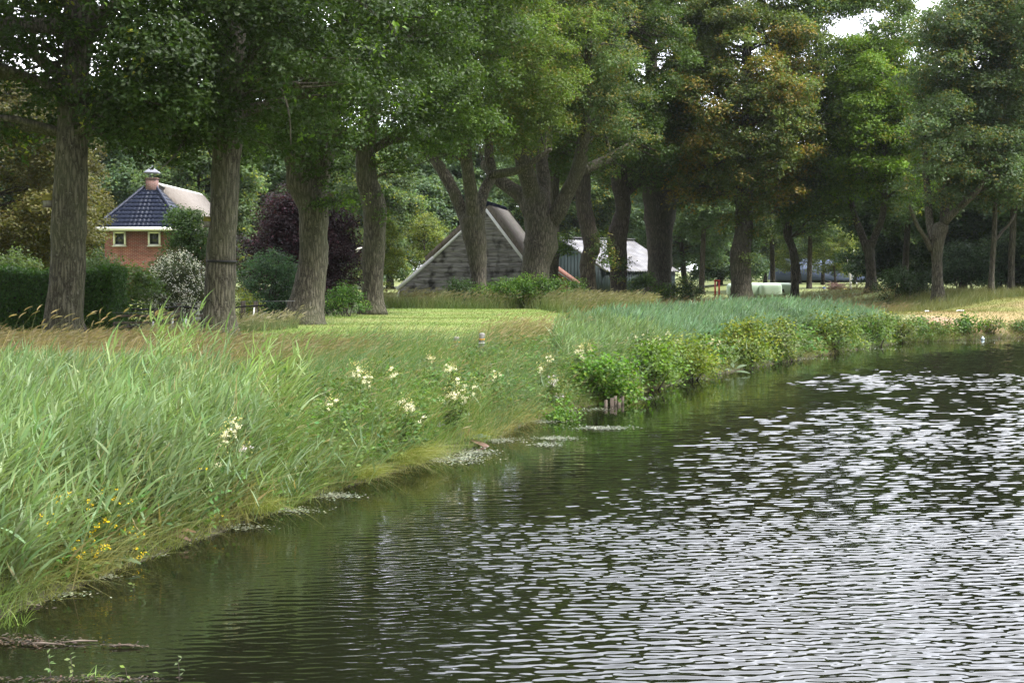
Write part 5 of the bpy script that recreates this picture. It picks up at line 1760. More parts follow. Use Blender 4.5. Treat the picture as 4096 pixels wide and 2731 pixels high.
# blue bin, yellow posts, dark green marker post, brush pile, birch
D = 118.0
c = at(3296, 1160, D)
z = gz1(c[0], D)
root = thing('litter_bin', 'small blue litter bin on a post in the far field', 'litter bin', (c[0], D, z))
m = MB(); m.box((c[0], D, c[2] + 0.02), (0.20, 0.2, 0.40)); m.box((c[0], D, c[2] + 0.24), (0.15, 0.15, 0.06)); m.build('bin_body', pmat('blue_plastic', (0.03, 0.10, 0.32), (0.04, 0.13, 0.38), (3, 3, 3), 0.4), root, False, False)
m = MB(); m.box((c[0], D + 0.06, (z + c[2]) / 2), (0.06, 0.06, c[2] - z)); m.build('post', M_metal, root, False, False)
M_yel = pmat('yellow_paint', (0.50, 0.38, 0.08), (0.58, 0.44, 0.12), (3, 3, 3), 0.6)
for px, y0, w in ((3376, 1155, 0.05), (3383, 1153, 0.13), (3391, 1160, 0.05), (3399, 1162, 0.08), (3413, 1158, 0.04), (3420, 1158, 0.04)):
    D = 108.0
    c = at(px, y0, D); z = gz1(c[0], D)
    m = MB(); m.box((c[0], D, (z - 0.1 + c[2]) / 2), (w, w, c[2] - z + 0.1))
    tag(m.build('yellow_post', M_yel, None, False, False), 'yellow post in a row near the white birch stem', 'post', 'yellow posts beside the birch')
D = 106.0
c = at(3427, 1130, D); z = gz1(c[0], D)
root = thing('marker_post', 'dark green marker post with a white top right of the birch', 'post', (c[0], D, z))
m = MB(); m.box((c[0], D, (z + c[2] - 0.2) / 2), (0.065, 0.065, c[2] - 0.2 - z)); m.build('shaft', pmat('dark_green_paint', (0.02, 0.05, 0.035), (0.03, 0.06, 0.04), (3, 3, 3), 0.5), root, False, False)
m = MB(); m.box((c[0], D, c[2] - 0.1), (0.072, 0.072, 0.2)); m.build('white_top', M_white, root, False, False)
x = atx(3338, 110)
root = thing('brush_pile', 'low pile of dead brown branches right of the blue bin', 'brush pile', (x, 110, gz1(x, 110)))
m = MB()
for k in range(150):
    p = np.array([x, 110, gz1(x, 110)]) + rng.normal(0, 1, 3) * [0.40, 0.25, 0] + [0, 0, rng.uniform(0, 0.5)]
    d = unit(rng.normal(size=3) * [1, 0.6, 0.5]) * rng.uniform(0.3, 0.8)
    m.tube(np.array([p - d / 2, p + rng.normal(0, 0.05, 3), p + d / 2]), [0.02, 0.015, 0.006], 4, 0, False)
m.build('branches', pmat('dead_wood', (0.10, 0.055, 0.045), (0.18, 0.11, 0.09), (9, 9, 9), 0.9), root, True, False)
D = 107.0
x = atx(3402, D); z = gz1(x, D)
root = thing('birch_tree', 'young birch with a bright white stem standing in the far field', 'tree', (x, D, z))
m = MB()
for pts in ([(3402, 1178, 10), (3402, 1120, 8), (3398, 1090, 7), (3393, 1060, 5), (3388, 1030, 3)], [(3402, 1115, 6), (3407, 1075, 6), (3412, 1030, 4), (3416, 1000, 2)], [(3403, 1128, 4), (3413, 1105, 4), (3424, 1080, 2)]):
    Q = limb_path(pts, D)
    m.tube(Q[:, :3], Q[:, 3], 8)
m.build('trunk', M_birch, root, True, False)
m = MB()
for px, py, r in ((3395, 1050, 0.42), (3412, 1035, 0.45), (3405, 1075, 0.45), (3385, 1080, 0.38), (3424, 1070, 0.36), (3415, 1010, 0.36), (3430, 1100, 0.32)):
    bough_leaves(m, at(px, py, D), r, (0.13, 0.145, 0.05), 0.10, 0.7, 1.0, YEL, 0.3)
m.build('crown', M_leaf, root)

# litter and the pale ball
for px, py, D, lab in ((3712, 1291, 56.5, 'white scrap of litter on the brown soil of the bank'), (3840, 1292, 56.8, 'white flattened scrap of litter on the grass above the round plant')):
    c = at(px, py, D); z = gz1(c[0], D) + 0.02
    m = MB()
    n = 9
    X, Yy = np.meshgrid(np.linspace(-0.13, 0.13, n), np.linspace(-0.10, 0.10, n))
    Z = 0.07 * vnoise(np.stack([X.ravel() * 14, Yy.ravel() * 14, 0 * X.ravel() + px], 1)).reshape(n, n)
    V = np.stack([c[0] + X, D + Yy, z + Z], -1).reshape(-1, 3)
    ii = (np.arange(n - 1)[:, None] * n + np.arange(n - 1)[None]).ravel()
    m.add(np.vstack([V, V - [0, 0, 0.012]]), np.concatenate([np.stack([ii, ii + 1, ii + n + 1, ii + n], 1), np.stack([ii, ii + n, ii + n + 1, ii + 1], 1) + n * n]))
    tag(m.build('litter_scrap', M_white, None, True, False), lab, 'litter', 'white litter on the bank')
c = at(3931, 1352, 50.9)
root = thing('floating_ball', 'pale blue ball floating by the bank below the weeds', 'ball', (c[0], 50.9, 0))
m = MB(); a = np.linspace(-math.pi / 2, math.pi / 2, 12); m.lathe([(0.062 * math.cos(t), 0.04 + 0.062 * math.sin(t)) for t in a], (c[0], 50.9, 0), 18); m.build('ball', pmat('pale_blue', (0.42, 0.55, 0.60), (0.50, 0.62, 0.66), (9, 9, 9), 0.4), root, True, False)
m = MB(); m.lathe([(0.02, 0.09), (0.022, 0.115), (0.014, 0.13), (0.004, 0.13)], (c[0], 50.9, 0), 10); m.bar((c[0] - 0.03, 50.9, 0.135), (c[0] + 0.01, 50.9, 0.12), 0.014); m.build('valve', M_white, root, True, False)


# ------------------------------------------------------------------ reeds, grasses, bank plants
WIND = np.array([1.0, -0.15, 0.0])


def scatter(n, x0, x1, y0, y1, test):
    """n random ground points (x, y) passing test(x, y, d, px)."""
    out_ = []
    tot = 0
    for _ in range(60):
        x = rng.uniform(x0, x1, n * 2)
        y = rng.uniform(y0, y1, n * 2)
        d = shore(x, y)
        px = 2048 + F * x / np.maximum(y, 1)
        k = test(x, y, d, px)
        out_.append(np.stack([x[k], y[k]], 1))
        tot += int(k.sum())
        if tot >= n: break
    P = np.concatenate(out_)[:n]
    return np.hstack([P, ground_z(P[:, 0], P[:, 1])[:, None]])


def reeds(P, hgt, mb, nleaf, lw, K, col, lean=0.18, hvar=0.16):
    n = len(P)
    h = hgt * (1 + rng.normal(0, hvar, n)).clip(0.45, 1.5)
    d = unit(np.array([0, 0, 1.0]) + rng.normal(0, 0.07, (n, 3)) + WIND * 0.06)
    bend = WIND * (lean + rng.normal(0, 0.06, (n, 1))) + rng.normal(0, 0.03, (n, 3))
    bend[:, 2] = -0.05
    stc = hsvish((0.20, 0.25, 0.10), n, 0.15, 0.05)
    mb.blades(P, d, h, 0.009, bend, stc, max(3, K), lambda t: 1 - 0.6 * t)
    t = np.tile(np.linspace(0.22, 1.0, nleaf)[None], (n, 1)) + rng.normal(0, 0.03, (n, nleaf))
    t = t.clip(0.1, 1.0)
    hh = h[:, None, None]
    B = P[:, None] + d[:, None] * hh * t[..., None] + bend[:, None] * hh * (t ** 2)[..., None]
    a = rng.normal(0.2, 1.0, (n, nleaf)) + np.where(rng.random((n, nleaf)) < 0.30, math.pi, 0)
    hor = np.stack([np.cos(a), np.sin(a) * 0.8, 0 * a], -1)
    up = (1.45 + 1.8 * (t > 0.93) + rng.normal(0, 0.15, t.shape))[..., None]
    ld = unit(hor + np.array([0, 0, 1.0]) * up)
    ln = (0.32 + 0.20 * np.sin(np.pi * t.clip(0, 1) ** 0.8) + rng.normal(0, 0.05, t.shape)).clip(0.12, 0.6) * (hgt / 1.3) ** 0.5
    bd = WIND[None, None] * (0.20 + rng.normal(0, 0.12, t.shape))[..., None] + np.array([0, 0, -0.26]) * (1 - 0.7 * (t > 0.93))[..., None] + rng.normal(0, 0.06, B.shape)
    tone = 0.66 + 0.62 * vnoise(np.stack([P[:, 0] * 1.6, P[:, 1] * 1.1, 0 * P[:, 0] + 2], 1))[:, None]
    base = np.repeat(hsvish(col, n, 0.14, 0.07) * tone, nleaf, 0)
    base = base * (0.92 + 0.16 * rng.random((n * nleaf, 1)))
    dead = (t.ravel() < 0.4) & (rng.random(n * nleaf) < 0.22)
    base[dead] = hsvish((0.30, 0.25, 0.12), int(dead.sum()), 0.15, 0.05)
    sidev = unit(np.cross(ld.reshape(-1, 3), np.array([0, 0, 1.0]) + rng.normal(0, 0.5, (n * nleaf, 3))))
    mb.blades(B.reshape(-1, 3), ld.reshape(-1, 3), ln.ravel(), lw * (0.8 + 0.4 * rng.random(n * nleaf)), bd.reshape(-1, 3), base, K,
              lambda q: (0.45 + 0.55 * min(1, q / 0.25)) * (1 - max(0, q - 0.25) / 0.75 * 0.97), sidev)


def grass(P, h, mb, col, wid=0.006, K=3, lean=0.35, tip=None, spread=0.25, hv=0.25, droop=0.25, clump=None):
    n = len(P)
    g1 = vnoise(np.stack([P[:, 0] * 2.3, P[:, 1] * 1.5, 0 * P[:, 0] + 31], 1))
    g2 = vnoise(np.stack([P[:, 0] * 2.0, P[:, 1] * 1.3, 0 * P[:, 0] + 57], 1))
    lean = np.full(n, lean) * (0.35 + 1.3 * g2)
    d = unit(np.array([0, 0, 1.0]) + rng.normal(0, spread, (n, 3)) * np.array([1, 1, 0.2]) + WIND * lean[:, None] * 0.35)
    L_ = (h * (0.62 + 0.76 * g1) * (1 + rng.normal(0, hv, n))).clip(0.04, 2)
    b = WIND * (lean[:, None] + rng.normal(0, 0.15, (n, 1))) + rng.normal(0, 0.14, (n, 3))
    b[:, 2] = -droop * (0.5 + rng.random(n))
    c = hsvish(col, n, 0.17, 0.10)
    if clump is not None:
        k = vnoise(np.stack([P[:, 0] * 1.1, P[:, 1] * 0.8, 0 * P[:, 0] + 4], 1))
        k = ((k - 0.35) * 2.2).clip(0, 1)[:, None]
        c = c * (1 - k) + hsvish(clump, n, 0.15, 0.08) * k
    mb.blades(P, d, L_, wid, b, c, K, None, None, None if tip is None else hsvish(tip, n, 0.12, 0.05))


def seedheads(P, h, mb, col=(0.42, 0.34, 0.20), hw=0.014, hl=0.12, lean=0.30, stalk=(0.28, 0.27, 0.12), spread=0.12):
    n = len(P)
    d = unit(np.array([0, 0, 1.0]) + rng.normal(0, spread, (n, 3)) + WIND * 0.12)
    L_ = h * (1 + rng.normal(0, 0.2, n)).clip(0.5, 1.6)
    b = WIND * (lean + rng.normal(0, 0.12, (n, 1))) + rng.normal(0, 0.05, (n, 3)); b[:, 2] = -0.10
    mb.blades(P, d, L_, 0.0045, b, hsvish(stalk, n, 0.12, 0.05), 4, lambda t: 1 - 0.4 * t)
    tipP = P + d * L_[:, None] + b * L_[:, None]
    td = unit(d + 2 * b)
    for r_ in range(2):
        mb.blades(tipP - td * hl * 0.2, td + rng.normal(0, 0.08, (n, 3)), hl * (0.7 + 0.6 * rng.random(n)), hw, WIND * 0.3 + np.array([0, 0, -0.25]), hsvish(col, n, 0.14, 0.06), 3, lambda q: 0.3 + 0.7 * math.sin(math.pi * min(1, q * 0.9 + 0.1)))


REED = (0.170, 0.245, 0.108)
REED_F = (0.138, 0.222, 0.128)
GRN = (0.110, 0.175, 0.042)
BLU = (0.105, 0.175, 0.080)
STRAW = (0.30, 0.255, 0.115)
PINK = (0.185, 0.160, 0.085)

# near reed bed
edge = lambda x: 1130 + 90 * np.sin(x * 3.1)
m = MB()
P = scatter(4000, -9.5, 0.5, 9.9, 19.5, lambda x, y, d, px: (d > 0.06) & (d < 5.2) & (px > -330) & (px < 1010 + 130 * vnoise(np.stack([x, y, 0 * x], 1) * 0.9) - (y - 12) * 12) & (rng.random(len(x)) < np.where(d < 0.6, 0.7, 1.0)))
hm = np.maximum(0.30, 0.66 + 0.12 * smooth(0.2, 1.0, shore(P[:, 0], P[:, 1])) - 0.06 * np.maximum(0, P[:, 1] - 12.5))
for lo_, hi_ in ((0, 0.40), (0.40, 0.52), (0.52, 0.64), (0.64, 0.72), (0.72, 3)):
    k = (hm >= lo_) & (hm < hi_)
    if k.sum(): reeds(P[k], float(hm[k].mean()), m, 8, 0.025, 4, REED, 0.10)
# last year's dead straw-coloured reed stems
kd = rng.random(len(P)) < 0.14
nd = int(kd.sum())
dd2 = unit(np.array([0, 0, 1.0]) + rng.normal(0, 0.16, (nd, 3)) + WIND * 0.1)
m.blades(P[kd] + rng.normal(0, 0.05, (nd, 3)) * [1, 1, 0], dd2, 0.55 + 0.4 * rng.random(nd), 0.008, WIND * 0.1 + rng.normal(0, 0.1, (nd, 3)) * [1, 1, 0.2], hsvish((0.30, 0.25, 0.13), nd, 0.2, 0.05), 3, lambda t: 1 - 0.5 * t)
# a few tall plumes of leaves standing above the rest
for px, D, nn in ((640, 19.5, 14), (690, 20.2, 8), (845, 19.0, 6), (1000, 17.5, 10), (1060, 16.8, 8), (540, 16.5, 5), (400, 15.5, 5), (1150, 17.0, 6)):
    x = atx(px, D)
    Q = np.stack([x + rng.normal(0, 0.10, nn), D + rng.normal(0, 0.25, nn)], 1)
    Q = np.hstack([Q, ground_z(Q[:, 0], Q[:, 1])[:, None]])
    reeds(Q, 1.0, m, 9, 0.024, 4, (0.20, 0.29, 0.105), 0.06)
# single stems leaning out over the water
for px, py, nn in ((1290, 2080, 6), (1210, 2085, 5), (1080, 2120, 5), (860, 2160, 5), (960, 2130, 5), (420, 2280, 4), (250, 2400, 4), (700, 2160, 4), (1500, 1980, 3), (1900, 1760, 3), (2170, 1690, 3), (2580, 1590, 5), (2700, 1560, 3), (2950, 1500, 4)):
    D = CAM_Z * F / (py - 1080)
    x = atx(px, D)
    Q = np.stack([x - 0.28 + rng.normal(0, 0.10, nn), D + 0.1 + rng.normal(0, 0.12, nn), np.full(nn, 0.10)], 1)
    reeds(Q, 0.62, m, 6, 0.020, 4, (0.15, 0.22, 0.10), 0.55)
tag(m.build('reeds', M_reed), 'dense pale green reeds on the near bank', 'reeds', kind='stuff')

# far reed bed
m = MB()
def far_test(x, y, d, px):
    nz_ = vnoise(np.stack([x * 0.5, y * 0.5, 0 * x], 1))
    return (d > 0.75 + 0.6 * nz_) & (d < 5.2 + 0.8 * nz_ - 0.02 * y) & (px > 2080 + 260 * nz_ + np.maximum(0, d - 2.6) * 75 - (y > 33) * 60) & (px < 3650 - 40 * nz_) & (y > 26.5)
P = scatter(9000, 0, 15, 26, 50.2, far_test)
k = P[:, 1] < 34
reeds(P[k], 0.64, m, 7, 0.026, 3, REED, 0.14)
reeds(P[~k], 0.56, m, 6, 0.034, 3, REED_F, 0.20)
tag(m.build('reeds', M_reed), 'swaying grey-green reeds along the far stretch of bank', 'reeds', kind='stuff')

# mixed bank grasses between the two reed beds, and low growth everywhere at the water line
m = MB()
P = scatter(21000, -4.5, 6, 14.5, 30, lambda x, y, d, px: (d > 0.02) & (d < 6.0) & (px > 880) & (px < 2480))
hm = 0.54 + 0.16 * vnoise(P * 0.9)
grass(P, hm, m, GRN, 0.0085, 4, 0.26, None, 0.36, 0.30, 0.26, BLU)
seedheads(P[:1100], 0.62, m, (0.27, 0.24, 0.13), 0.010, 0.09, 0.22, (0.22, 0.22, 0.09), 0.22)
P = scatter(4200, -4.5, 6, 14.5, 30, lambda x, y, d, px: (d > 0.02) & (d < 4.5) & (px > 800) & (px < 2480))
grass(P, 0.56, m, STRAW, 0.005, 4, 0.30, (0.36, 0.29, 0.15), 0.36, 0.28, 0.25)
P = scatter(9000, -6, 6, 9.2, 28, lambda x, y, d, px: (d > -0.03) & (d < 0.7) & (px > -300))
grass(P, 0.36, m, (0.125, 0.175, 0.045), 0.007, 4, 0.30, None, 0.45, 0.3, 0.55, (0.19, 0.185, 0.06))
P = scatter(7000, -6, 0, 9.2, 17, lambda x, y, d, px: (d > 0.0) & (d < 2.2) & (px > -300))
grass(P, 0.62, m, (0.115, 0.175, 0.05), 0.006, 4, 0.35, None, 0.35, 0.3, 0.35, (0.22, 0.22, 0.09))
P = scatter(5200, 2, 16, 26, 52.5, lambda x, y, d, px: (d > -0.03) & (d < 1.0))
grass(P, 0.36, m, (0.11, 0.155, 0.045), 0.012, 3, 0.3, None, 0.4, 0.3, 0.45, (0.20, 0.19, 0.07))
# broad-leaved herbs low among the grass
P = scatter(2300, -6, 6, 9.3, 30, lambda x, y, d, px: (d > 0.02) & (d < 2.6) & (px > -250) & (px < 2480) & (vnoise(np.stack([x * 1.3, y * 1.0, 0 * x + 71], 1)) > 0.42))
P2 = scatter(1100, 2, 16, 26, 51.5, lambda x, y, d, px: (d > 0.0) & (d < 1.3) & (px > 2350))
P = np.vstack([P, P2])
hl = MB()
nl = 16
q = np.repeat(P, nl, 0)
hh_ = rng.random(len(q)) ** 0.8 * np.repeat(0.22 + 0.30 * rng.random(len(P)), nl)
q = q + np.stack([rng.normal(0, 0.07, len(q)) + 0.15 * hh_, rng.normal(0, 0.07, len(q)), hh_], 1)
fk = np.repeat(P[:, 1] > 29, nl)
ccol = np.repeat(hsvish((0.080, 0.138, 0.028), len(P), 0.3, 0.18), nl, 0) * (0.85 + 0.3 * rng.random((len(q), 1)))
hl.leaves(q, rng.normal(0, 0.5, q.shape) + [0, -0.25, 0.8], (0.045 + 0.045 * rng.random(len(q))) * (1 + 0.5 * fk), ccol, 0.6, 0.15)
tag(hl.build('bank_herbs', M_leaf), 'low broad-leaved herbs growing among the bank grass', 'herbs', kind='stuff')
# arching sedge tussocks on the water line
for px, py, nn, hh in ((120, 2375, 380, 0.44), (20, 2330, 320, 0.48), (1660, 1900, 420, 0.46), (1730, 1870, 250, 0.42), (2060, 1720, 340, 0.44), (1480, 1960, 220, 0.42), (1080, 2110, 200, 0.42), (1940, 1790, 160, 0.36), (3590, 1370, 120, 0.6)):
    D = CAM_Z * F / (py - 1080)
    x = atx(px, D) - 0.12
    Q = np.stack([x + rng.normal(0, 0.09, nn), D + 0.15 + rng.normal(0, 0.12, nn), np.full(nn, 0.12)], 1)
    grass(Q, hh, m, (0.165, 0.195, 0.04), 0.005, 5, 0.55, (0.23, 0.215, 0.075), 0.5, 0.22, 0.75)
tag(m.build('bank_grass', M_grass), 'mixed wind-blown grasses along the water edge', 'grass', kind='stuff')

# hazy flowering grasses behind the reeds and round the oaks
m = MB()
P = scatter(15000, -11.5, 2.5, 19.5, 30, lambda x, y, d, px: (d > 3.4) & (px > -250) & (px < 1950) & (y < 25.5 + 3.0 * smooth(-2, -9, x) + 1.5 * smooth(-2.5, 0, x)))
grass(P, 0.38, m, (0.17, 0.175, 0.062), 0.006, 3, 0.35, PINK, 0.25, 0.25, 0.25, (0.15, 0.175, 0.065))
P = scatter(9000, -11.5, 2.5, 19.5, 29, lambda x, y, d, px: (d > 3.2) & (px > -250) & (px < 1950) & (y < 26 + 3.0 * smooth(-2, -9, x)))
seedheads(P, 0.44, m, (0.215, 0.175, 0.10), 0.014, 0.12, 0.26, (0.18, 0.175, 0.075))
P = scatter(9000, -14, -6.5, 28, 37.5, lambda x, y, d, px: (px > -250) & (px < 640 + 260 * (y > 33)) & ((y > 35) | (px < 640)))
grass(P, np.where(2048 + F * P[:, 0] / P[:, 1] > 420, 0.15, 0.28), m, (0.15, 0.155, 0.055), 0.008, 3, 0.3, (0.22, 0.18, 0.09), 0.25, 0.25, 0.2, (0.24, 0.20, 0.10))
P = scatter(46, -12, -7.0, 25.5, 30, lambda x, y, d, px: (px > -100) & (px < 620))
seedheads(P, 0.85, m, (0.30, 0.24, 0.12), 0.024, 0.15, 0.22, (0.24, 0.24, 0.09), 0.16)
P = scatter(3600, -10, -5.6, 34.5, 43.5, lambda x, y, d, px: (px > 560) & (px < 1190) & (y > 34.8 + (px - 560) * 0.0105) & (y < 39.5 + (px - 560) * 0.006))
hq = 0.16 + 0.20 * smooth(880, 1000, 2048 + F * P[:, 0] / P[:, 1])
grass(P, hq, m, (0.115, 0.155, 0.065), 0.012, 3, 0.10, (0.22, 0.21, 0.13), 0.25, 0.3, 0.15)
seedheads(P[:900], hq[:900] * 1.25, m, (0.33, 0.30, 0.21), 0.022, 0.12, 0.2, (0.22, 0.22, 0.11), 0.2)
tag(m.build('meadow_grass', M_grass), 'hazy brownish flowering grass behind the reeds', 'grass', kind='stuff')

# tall grass beyond the lawn, straw-coloured seed heads, grasses under the far trees
m = MB()
P = scatter(13000, -7, 7, 55, 67, lambda x, y, d, px: (d > 2.5) & (px > 1500) & (px < 2600) & (y > 61.5 + 1.2 * np.sin(x * 0.9) * (px < 2100) - smooth(2100, 2300, px) * 8 + 4 * (1 - smooth(1500, 1650, px)) * 0))
grass(P, 0.60, m, (0.085, 0.130, 0.036), 0.016, 3, 0.10, (0.17, 0.17, 0.08), 0.22, 0.25, 0.1, (0.12, 0.15, 0.055))
seedheads(P[:2600], 0.66, m, (0.22, 0.20, 0.115), 0.028, 0.16, 0.22, (0.2, 0.2, 0.09), 0.12)
P = scatter(5200, -1, 4, 26.2, 33, lambda x, y, d, px: (d > 2.3) & (px > 1960 + 90 * np.sin(y * 2)) & (px < 2480))
grass(P, 0.46, m, (0.15, 0.17, 0.06), 0.008, 3, 0.15, (0.22, 0.20, 0.09), 0.25, 0.25, 0.15, (0.13, 0.17, 0.065))
seedheads(P[:750], 0.56, m, (0.34, 0.28, 0.165), 0.014, 0.10, 0.22, (0.30, 0.27, 0.13), 0.12)
P = scatter(12000, 2, 24, 33, 96, lambda x, y, d, px: (d > 4.0) & (px > 2280) & (px < 3640) & (y > 36) & (d < 48))
grass(P, 0.28, m, (0.135, 0.14, 0.055), 0.022, 3, 0.2, (0.20, 0.155, 0.085), 0.2, 0.22, 0.12, (0.20, 0.145, 0.08))
seedheads(P[:3000], 0.36, m, (0.21, 0.165, 0.095), 0.024, 0.15, 0.2, (0.18, 0.165, 0.075), 0.15)
P = scatter(9000, 17, 34, 57, 76, lambda x, y, d, px: (px > 3560) & (px < 4300) & (d > 8.5))
grass(P, 0.40, m, (0.115, 0.14, 0.045), 0.016, 3, 0.15, (0.19, 0.185, 0.08), 0.2, 0.3, 0.12, (0.16, 0.165, 0.06))
P = scatter(11000, 12.5, 25, 48, 66, lambda x, y, d, px: (px > 3560) & (px < 4300) & (d > 0.5) & (d < 10) & (((x - 16.6) / 1.9) ** 2 + ((y - 53.0) / 1.4) ** 2 > 0.8))
grass(P, 0.075, m, (0.13, 0.155, 0.038), 0.014, 2, 0.2, (0.17, 0.16, 0.055), 0.4, 0.35, 0.2, (0.19, 0.155, 0.065))
P = scatter(3200, 13, 25, 48.5, 60, lambda x, y, d, px: (px > 3560) & (px < 4300) & (d > -0.05) & (d < 0.6))
grass(P, 0.26, m, (0.12, 0.145, 0.045), 0.014, 3, 0.25, None, 0.4, 0.35, 0.35, (0.20, 0.18, 0.07))
tag(m.build('tall_grass', M_grass), 'tall seeding grass beyond the lawn and under the far oaks', 'grass', kind='stuff')

# mown lawn and paddock sward
m = MB()
P = scatter(47000, -9, 5, 24.5, 62.5, lambda x, y, d, px: (d > 4.4) & (px > 350) & (px < 2330) & (x > -5.9 + (y - 56) * 0.27 - 1.2))
tl = P[:, 0] * 0.35 + P[:, 1]
kb = (0.5 + 0.5 * np.sin(tl * 1.25 + 1.6 * vnoise(np.stack([P[:, 0] * 0.5, P[:, 1] * 0.5, 0 * P[:, 0] + 3], 1)))) > 0.62
grass(P[~kb], 0.045, m, (0.125, 0.185, 0.040), 0.010, 2, 0.1, None, 0.5, 0.3, 0.1, (0.155, 0.19, 0.055))
grass(P[kb], 0.045, m, (0.175, 0.205, 0.065), 0.010, 2, 0.1, None, 0.6, 0.3, 0.1, (0.17, 0.20, 0.06))
P = scatter(9000, -14, -8, 36, 58, lambda x, y, d, px: (px > 380) & (px < 1000))
grass(P, 0.13, m, (0.20, 0.235, 0.055), 0.014, 2, 0.1, (0.30, 0.28, 0.08), 0.35, 0.3, 0.15, (0.27, 0.27, 0.05))
tag(m.build('lawn_grass', M_grass), 'short mown lawn with pale mowing lines', 'grass', kind='stuff')


# ------------------------------------------------------------------ flowering plants on the bank
def meadowsweet(px, py, D, label, nfl=4, spread=0.14, hh=0.62, fc=(0.80, 0.75, 0.56), name='meadowsweet', fsz=0.085):
    for D in np.arange(D - 1.0, D + 9.0, 0.15):
        top = at(px, py, D)
        z = gz1(top[0] - 0.05, D)
        if z > 0.15 and top[2] - z < hh: break
    top = at(px, py, D - 0.25)
    b = np.array([top[0] - 0.06, D + 0.05, max(0.05, min(z, top[2] - 0.35))])
    root = thing(name, label, 'flower', b)
    s, l, f = MB(), MB(), MB()
    for k in range(nfl):
        t = top + rng.normal(0, 1, 3) * [spread, 0.10, spread * 0.6] if k else top
        P = spline(np.array([b + rng.normal(0, 0.04, 3) * [1, 1, 0], (b + t) / 2 + rng.normal(0, 0.03, 3), t]), 0.1)
        s.tube(P, np.linspace(0.005, 0.0025, len(P)), 5, 0, False, 0, (0.11, 0.095, 0.045))
        q = P[rng.integers(1, max(2, len(P) - 2), 26)]
        l.leaves(q + rng.normal(0, 0.05, q.shape), rng.normal(0, 0.5, q.shape) + [0, -0.2, 0.8], 0.085, hsvish((0.075, 0.12, 0.035), 26, 0.2, 0.1), 0.5)
        for c in range(3):
            cc = t + rng.normal(0, 1, 3) * [fsz * 0.5, fsz * 0.4, fsz * 0.6]
            n = 22
            pp = cc + rng.normal(0, fsz * 0.17, (n, 3)) * [1, 1, 0.8]
            f.leaves(pp, rng.normal(0, 0.8, (n, 3)) + [0, -0.6, 0.5], 0.013, hsvish(fc, n, 0.08, 0.04), 0.95, 0.05)
        n = 16
        pp = t + rng.normal(0, fsz * 0.7, (n, 3)) + [0, 0, fsz * 0.8]
        f.leaves(pp, rng.normal(0, 0.8, (n, 3)), 0.018, hsvish((0.45, 0.42, 0.16), n, 0.1, 0.05), 0.9, 0.05)
    s.build('stem', M_leaf, root, True)
    l.build('foliage', M_leaf, root)
    f.build('blossom', M_flower, root)


meadowsweet(905, 1755, 12.9, 'cream flower spray leaning among the near reeds, lowest of the cream flowers', 5, 0.13, fsz=0.075)
meadowsweet(948, 1690, 13.6, 'thin cream flower spray just above the lowest cream spray in the reeds', 2, 0.06, fsz=0.05)
meadowsweet(1428, 1492, 17.3, 'tallest bright cream flower head left of centre above the bank grass', 4, 0.07, fsz=0.08)
meadowsweet(1482, 1520, 17.4, 'narrow cream flower head right beside the tallest bright one', 2, 0.04, fsz=0.07)
meadowsweet(1572, 1502, 18.4, 'small pale cream flower head in the middle of the bank grass', 2, 0.06, fsz=0.07)
meadowsweet(1624, 1636, 17.6, 'bright wide cream flower head low on the bank', 4, 0.09, fsz=0.09)
meadowsweet(1812, 1560, 19.4, 'large loose cream flower cluster on the mid bank', 8, 0.15, fsz=0.09)
meadowsweet(1805, 1478, 20.2, 'cream flower heads standing above the large loose cluster', 3, 0.07, fsz=0.08)
meadowsweet(1735, 1440, 20.8, 'fading cream flower head near the blunt bollard', 2, 0.06, fsz=0.08, fc=(0.62, 0.56, 0.36))
meadowsweet(1316, 1610, 16.2, 'tiny cream flower head at the reed edge', 2, 0.05, fsz=0.05)
meadowsweet(1990, 1505, 22.2, 'little cream flower pair left of the lilac-white heads', 2, 0.06, fsz=0.06)
meadowsweet(2202, 1440, 24.4, 'slender cream flower head in the grass below the straw seed heads', 2, 0.05, fsz=0.06)
meadowsweet(2165, 1472, 24.0, 'cream flower head beside the slender one above the small glossy bush', 2, 0.08, fsz=0.06)
meadowsweet(2318, 1398, 26.0, 'white cream flower heads at the top left of the glossy alder', 4, 0.06, fsz=0.08)
meadowsweet(2360, 1395, 26.4, 'yellowish cream spray at the top of the glossy alder', 3, 0.07, fsz=0.08, fc=(0.55, 0.50, 0.26))
meadowsweet(2605, 1372, 29.8, 'large cream flower cluster above the light green alder', 7, 0.15, fsz=0.10)
meadowsweet(2712, 1362, 31.8, 'cream flower pair above the yellow-green bush', 3, 0.09, fsz=0.09)
meadowsweet(2850, 1372, 34.0, 'small cream flowers between the yellow-green bush and the tall bank bush', 3, 0.08, fsz=0.08)
meadowsweet(2965, 1362, 36.0, 'pale flower head on the tall yellowish bank bush', 2, 0.05, fsz=0.08)
meadowsweet(3370, 1305, 43.0, 'faint cream flowers above the mid-green overhanging bush', 3, 0.12, fsz=0.09)
meadowsweet(3612, 1285, 48.6, 'white flower heads at the far corner of the reed bed', 5, 0.16, fsz=0.11)
LIL = (0.62, 0.56, 0.62)
meadowsweet(976, 1798, 12.8, 'lilac-white flat flower head beside the lowest cream spray', 3, 0.03, fc=LIL, name='valerian', fsz=0.05)
meadowsweet(2208, 1530, 23.6, 'lilac-white flower heads above the small glossy bush', 5, 0.07, fc=LIL, name='valerian', fsz=0.07)
meadowsweet(2228, 1585, 23.2, 'lilac-white flower heads in front of the small glossy bush', 3, 0.05, fc=LIL, name='valerian', fsz=0.06)

